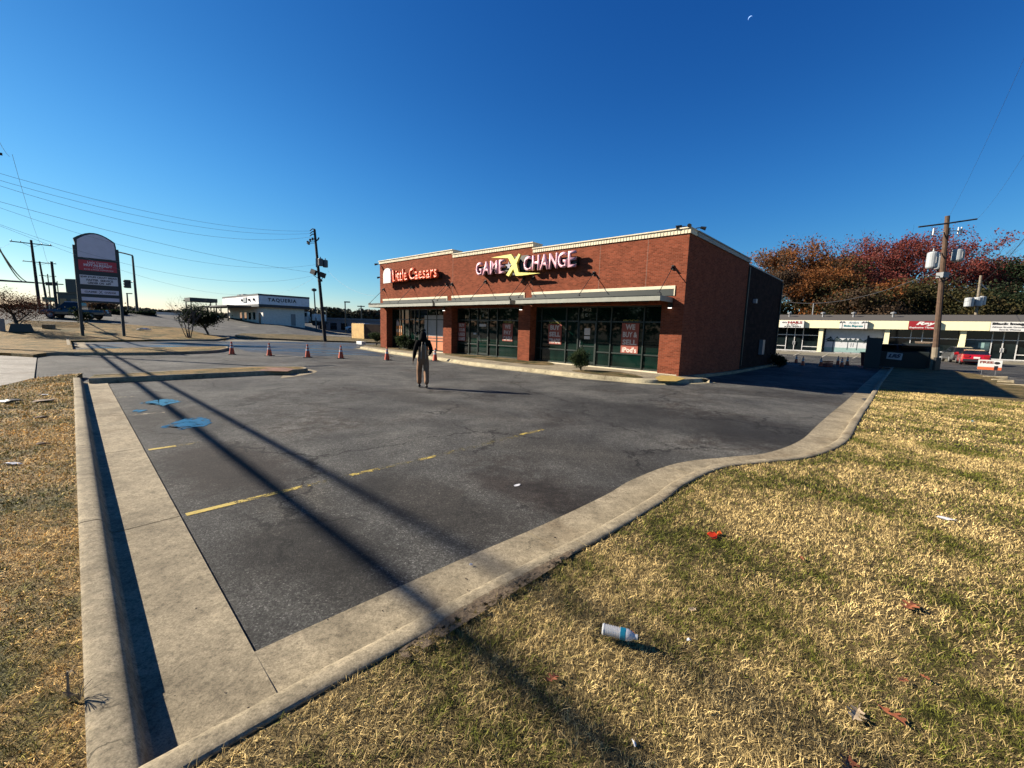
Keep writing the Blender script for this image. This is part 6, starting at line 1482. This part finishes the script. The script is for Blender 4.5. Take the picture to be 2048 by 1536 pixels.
# crumpled items
def crumple(name, loc, s_, flat, mat, label, cat, seed, rz=0):
    bm = bmesh.new(); bmesh.ops.create_icosphere(bm, subdivisions=3, radius=1); r_ = random.Random(seed); dirs = [(Vector((r_.uniform(-1, 1), r_.uniform(-1, 1), r_.uniform(-1, 1))).normalized(), r_.uniform(.3, .85)) for _ in range(16)]
    for v in bm.verts:
        for dn, off in dirs:
            t = v.co.dot(dn)-off
            if t > 0: v.co -= dn*t*1.25
        v.co += Vector((r_.uniform(-.05, .05),)*3); v.co = Vector((v.co.x*s_[0], v.co.y*s_[1], v.co.z*flat))
    me = bpy.data.meshes.new(name); bm.to_mesh(me); bm.free(); me.materials.append(mat); o = bpy.data.objects.new(name, me); link(o); o.location = loc+Vector((0, 0, flat*.6)); o.rotation_euler = (0, 0, rz); return tag(o, label, cat)
m_rp = plain('packet_red', (.62, .045, .01), .35, var=.3, scale=20); m_pap = plain('paper_white', (.72, .72, .74), .8, var=.1)
crumple('crushed_packet', lz(1428, 1075), (.075, .05), .035, m_rp, 'crushed red packet on the lawn beyond the bottle', 'litter', 3, .4)
crumple('crushed_packet', lz(1438, 1071), (.035, .03), .03, plain('packet_orange', (.75, .12, .01), .4), 'small orange scrap touching the crushed red packet', 'litter', 13, 1.2)
crumple('paper_scrap', lz(1896, 1039), (.13, .04), .015, m_pap, 'white folded paper lying on the lawn at the right', 'litter', 5, -.45)
crumple('paper_scrap', lz(1268, 1488), (.012, .022), .012, m_pap, 'white crumpled tissue near the bottom edge of the lawn', 'litter', 6, .3)
crumple('paper_scrap', lz(941, 1131, .02), (.022, .018), .014, m_pap, 'white crumpled scrap on the concrete gutter', 'litter', 7, .3)
crumple('paper_scrap', lz(1034, 971, 0.0), (.07, .03), .012, m_pap, 'white scrap lying on the dark asphalt', 'litter', 8, .7)
crumple('paper_scrap', lz(1378, 1281), (.018, .012), .01, m_pap, 'tiny pale scrap on the lawn right of the bottle', 'litter', 9, .2)
crumple('paper_scrap', lz(25, 928), (.16, .05), .02, m_pap, 'white scrap lowest on the left verge', 'litter', 10, .2)
crumple('paper_scrap', lz(84, 790), (.16, .06), .02, m_pap, 'thin white scrap highest on the near left verge', 'litter', 11, .3)
crumple('cardboard_scrap', lz(85, 803), (.30, .16), .05, plain('cardboard', (.28, .2, .14), .9, var=.3), 'brown cardboard scrap on the near left verge below the thin white scrap', 'litter', 12, .3)
crumple('cardboard_scrap', lz(85, 890), (.13, .06), .035, plain('cardboard_dark', (.12, .065, .045), .9, var=.4), 'dark brown crumpled scrap halfway down the left verge', 'litter', 14, .2)
crumple('cardboard_scrap', lz(88, 836), (.16, .05), .03, plain('cardboard_mid', (.2, .13, .09), .9, var=.4), 'torn brown scrap between the cardboard and the dark crumpled scrap', 'litter', 15, .2)
crumple('paper_scrap', lz(1945, 843), (.05, .04), .02, plain('scrap_blue', (.10, .42, .55), .6), 'small light blue scrap on the far lawn', 'litter', 16, 0)
crumple('paper_scrap', ap(288, 658, 42)-Vector((0, 0, .05)), (.9, .3), .12, m_pap, 'white sheet lying on the grass edge right of the shop sign', 'litter', 17, .4)
crumple('black_bag', lz(8, 806), (.35, .12), .06, M['black'], 'dark bag at the left frame edge on the verge', 'litter', 18, .2)
# oak leaves
def leaf_mesh():
    top = [(-.5, .03), (-.38, .10), (-.33, .26), (-.22, .24), (-.20, .09), (-.08, .12), (-.02, .36), (.10, .33), (.09, .11), (.20, .12), (.28, .27), (.37, .20), (.34, .08), (.5, .015)]
    mb = MB(); n_ = len(top)
    mb.v = [(x, y, .05*math.sin(x*6)+.25*y) for x, y in top]+[(x, 0, .05*math.sin(x*6)-.02) for x, y in top]+[(x+.02, -y*.93, .05*math.sin(x*6)+.2*y) for x, y in top]
    for i in range(n_-1): mb.f += [(i, i+1, n_+i+1, n_+i), (n_+i, n_+i+1, 2*n_+i+1, 2*n_+i)]
    mb.add([(-.5, -.015, 0), (-.5, .015, 0), (-.74, .008, .03), (-.74, -.008, .03)], [(0, 1, 2, 3)]); return mb
m_lr = plain('leaf_russet', (.34, .10, .035), .7, var=.3, scale=2); m_lp = plain('leaf_pale_tan', (.55, .42, .27), .7, var=.3, scale=2)
lm = {0: leaf_mesh().mesh('oak_leaf', m_lr), 1: leaf_mesh().mesh('oak_leaf', m_lp)}
lv = [(1784, 1425, .11, 0, 'russet oak leaf beside the pale one near the bottom right'), (1712, 1422, .10, 1, 'large pale tan oak leaf near the bottom right'), (1822, 1208, .12, 0, 'russet oak leaf in the middle right of the lawn'), (1700, 1528, .13, 0, 'russet oak leaf cut by the bottom edge'), (1806, 1355, .06, 0, 'small russet leaf above the pale tan one'), (1850, 1350, .045, 0, 'tiny russet leaf at the right of the lawn'),
      (1880, 1099, .06, 0, 'small russet leaf below the white folded paper'), (1603, 1113, .05, 0, 'small russet leaf right of the crushed red packet'), (1105, 1352, .07, 0, 'reddish leaf in the grass below the bottle'), (1640, 982, .05, 0, 'small russet leaf on the upper lawn'), (1800, 855, .06, 0, 'russet leaf on the far lawn near the curb'), (1262, 1262, .05, 0, 'reddish leaf tucked behind the bottle'), (1385, 1215, .05, 1, 'small tan leaf right above the bottle')]
for px, py, s_, k_, lab in lv:
    o_ = bpy.data.objects.new('oak_leaf', lm[k_]); link(o_); q = lz(px, py, .18); q.z -= .012; o_.location = q; o_.scale = (s_*1.15,)*3; o_.rotation_euler = (rng.uniform(-.25, .25), rng.uniform(-.2, .2), rng.uniform(0, 6)); tag(o_, lab, 'leaf', 'fallen leaves on the lawn')
# pebbles and crumbs on the gutter: individual
m_bit = plain('dark_bits', (.05, .03, .025), .9)
for i, (px, py) in enumerate(((932, 1158), (935, 1180), (765, 1222), (793, 1256), (842, 1186), (497, 1416), (341, 1388), (350, 1392), (392, 1217), (655, 1240), (560, 1160), (1110, 1075), (450, 1385), (700, 1210))):
    crumple('leaf_bit', lz(px, py, .012), (rng.uniform(.008, .016), rng.uniform(.005, .01)), .004, m_bit, 'small dark leaf bit lying on the concrete gutter', 'debris', 30+i, rng.uniform(0, 3))['group'] = 'leaf bits scattered along the gutter'
# dead weed stub on the verge
q = lz(138, 1400); o_ = empty('dead_weed', q, 0, 'pale dried weed stalk standing by the near left curb', 'weed'); rr = random.Random(4)
mb = MB(); mb.path([(0, 0, -.02), (-.01, .01, .06), (-.015, .02, .13)], .007, 5, r1=.004); mb.build('stalk', M['wood_pale'], o_)
mb = MB()
for i in range(9): a = rr.uniform(0, 6.3); mb.path([(-.015, .02, .12), (-.015+.02*math.cos(a), .02+.02*math.sin(a), .125), (-.015+.03*math.cos(a), .02+.03*math.sin(a), .115+rr.uniform(-.03, .03))], .0012, 3)
for i in range(10): a = rr.uniform(0, 6.3); mb.path([(.05, 0, 0), (.05+.02*math.cos(a), .02*math.sin(a), .05), (.05+.05*math.cos(a), .05*math.sin(a), .07)], .002, 3)
mb.build('twigs', M['wood_pale'], o_)
# drain slot in the driveway apron
q = gz(35, 705, .03); o_ = empty('storm_drain', (q[0], q[1], float(T(*q))+.02), BR+1.57, 'slotted storm drain cover in the pale driveway apron', 'drain')
MB().box(-.5, .5, -1.6, 1.6, 0, .02).build('drain_cover', M['apron'], o_); mb = MB()
for i in range(11): y = -1.4+i*.28; mb.box(-.3, .3, y-.05, y+.05, .021, .026)
mb.build('slot', M['black'], o_)

# ================================================================ MOON
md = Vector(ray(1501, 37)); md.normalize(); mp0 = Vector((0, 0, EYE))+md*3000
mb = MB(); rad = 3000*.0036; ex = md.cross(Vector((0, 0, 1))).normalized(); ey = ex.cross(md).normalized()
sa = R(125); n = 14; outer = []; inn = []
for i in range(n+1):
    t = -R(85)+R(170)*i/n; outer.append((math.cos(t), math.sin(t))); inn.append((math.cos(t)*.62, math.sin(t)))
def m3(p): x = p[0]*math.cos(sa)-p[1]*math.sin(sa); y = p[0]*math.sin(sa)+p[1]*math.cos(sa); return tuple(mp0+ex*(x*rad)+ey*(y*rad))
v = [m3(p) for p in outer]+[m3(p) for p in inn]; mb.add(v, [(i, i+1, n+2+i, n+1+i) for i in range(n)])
m_mn, nt, b = newmat('moon_light'); b.inputs['Base Color'].default_value = (0, 0, 0, 1); b.inputs['Emission Color'].default_value = (.25, .42, .75, 1); b.inputs['Emission Strength'].default_value = .8  # sunlit crescent put into the sliver's shape and its own glow
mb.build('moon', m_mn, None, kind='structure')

# ================================================================ GRASS BLADES
def inside(poly, x, y):
    P_ = np.array(poly); n = len(P_); c = np.zeros(len(x), bool); j = n-1
    for i in range(n):
        xi, yi = P_[i]; xj, yj = P_[j]
        if yi != yj:
            k_ = ((yi > y) != (yj > y)) & (x < (xj-xi)*(y-yi)/(yj-yi)+xi); c ^= k_
        j = i
    return c
def offz(x, y):
    d_ = np.clip(np.hypot(x, y)/6, 0, 1); return .142+.009*np.sin(x*2.1+np.sin(y*1.7))*np.cos(y*2.3+x*.4)*d_
def in_view(x, y, z, m=60):
    v = np.stack([x, y, z-EYE], 0); c_ = CM@v; px = CX+FPX*c_[0]/np.maximum(c_[2], 1e-3); py = CY+FPX*c_[1]/np.maximum(c_[2], 1e-3)
    return (c_[2] > .1) & (px > -m*4) & (px < 2048+m*4) & (py < 1536+m*5)
def lowfreq(x, y, s, seed):
    g_ = np.random.default_rng(seed); v = np.zeros_like(x)
    for k_ in range(16):
        a = g_.uniform(0, 6.28); f = s*g_.uniform(.35, 2.2); v += np.sin(f*(x*np.cos(a)+y*np.sin(a))+g_.uniform(0, 6.28))
    return v/10
def grass(name, poly, rings, mat, label, seed, hk=1.0, dens=1.0, xy_off=None):
    g_ = np.random.default_rng(seed); P_ = np.array(poly); mn = P_.min(0); mx_ = P_.max(0); VV = []; nb_ = 0
    for r0_, r1_, dn, w_, h_ in rings:
        n = int((min(mx_[0], r1_)-max(mn[0], -r1_))*(min(mx_[1], r1_)-max(mn[1], -r1_))*dn*dens)
        if n <= 0: continue
        x = g_.uniform(max(mn[0], -r1_), min(mx_[0], r1_), n); y = g_.uniform(max(mn[1], -r1_), min(mx_[1], r1_), n)
        r_ = np.hypot(x, y); k_ = (r_ >= r0_) & (r_ < r1_); x = x[k_]; y = y[k_]; k_ = in_view(x, y, np.full(len(x), 0.0)) & inside(poly, x, y); x = x[k_]; y = y[k_]; n = len(x)
        z = T(x, y)+offz(x, y)-.004
        lf1 = lowfreq(x, y, 70, 3); lf2 = lowfreq(x, y, 6, 8)
        ang = lf1*6+g_.normal(0, 1.1, n); lean = np.abs(g_.normal(.75, .45, n)); hh = h_*hk*np.clip(1+.25*lf2+.6*lf1, .25, 2)*g_.uniform(.5, 1.35, n)
        dx = np.cos(ang); dy = np.sin(ang); ws = w_*g_.uniform(.6, 1.3, n); wa = g_.uniform(0, 6.28, n); wx = np.cos(wa)*ws; wy = np.sin(wa)*ws
        x = x+g_.normal(0, .01, n); 
        b0 = np.stack([x-wx, y-wy, z], 1); b1 = np.stack([x+wx, y+wy, z], 1)
        mxx = x+dx*hh*lean*.45; myy = y+dy*hh*lean*.45; mz = z+hh*.62
        m0 = np.stack([mxx+wx*.75, myy+wy*.75, mz], 1); m1 = np.stack([mxx-wx*.75, myy-wy*.75, mz], 1)
        curl = g_.uniform(.4, 1.25, n); tx = x+dx*hh*lean*1.25; ty = y+dy*hh*lean*1.25; tz_ = z+hh*curl*.95
        t0 = np.stack([tx+wx*.15, ty+wy*.15, tz_], 1); t1 = np.stack([tx-wx*.15, ty-wy*.15, tz_], 1)
        VV.append(np.stack([b0, b1, m0, m1, t0, t1], 1).reshape(-1, 3)); nb_ += n
    V = np.concatenate(VV); i = np.arange(nb_)[:, None]*6
    F = np.concatenate([i+np.array([[0, 1, 2, 3]]), i+np.array([[3, 2, 4, 5]])], 1).reshape(-1, 4)
    o = bpy.data.objects.new(name, np_mesh(name, V, F, mat)); link(o); tag(o, label, None, None, 'stuff'); print(name, nb_); return o
RG = [(0, 3.4, 11500, .0015, .027), (3.4, 6, 5500, .0025, .029), (6, 11, 3000, .0037, .032), (11, 24, 800, .0075, .036)]
lawn_g = offset_path(right_edge, -.02) + far_r + [(30, 6), (20, -5), (2, -4), (-2.5, 0.2)]
grass('grass', lawn_g, RG, M['grassb'], 'short dry straw and green grass of the lawn', 21)
RG2 = [(0, 3.4, 9000, .0015, .028), (3.4, 6, 5200, .0024, .028), (6, 11, 2000, .0046, .03), (11, 19, 700, .008, .035)]
vg = [tuple(np.array(p)+np.array([-.012, -.012])) for p in reversed(left_outer[4:])]+[(-2.75, 2.52), (-3.1, 2.93), (-3.45, 3.28), (-3.8, 3.58), (-4.05, 3.80)]+[tuple(np.array(p)+np.array([-.012, -.012])) for p in reversed(left_outer[:4])] + verge_poly[len(left_outer):]
grass('grass', vg, RG2, M['grass_l'], 'short brownish grass of the left verge', 22)
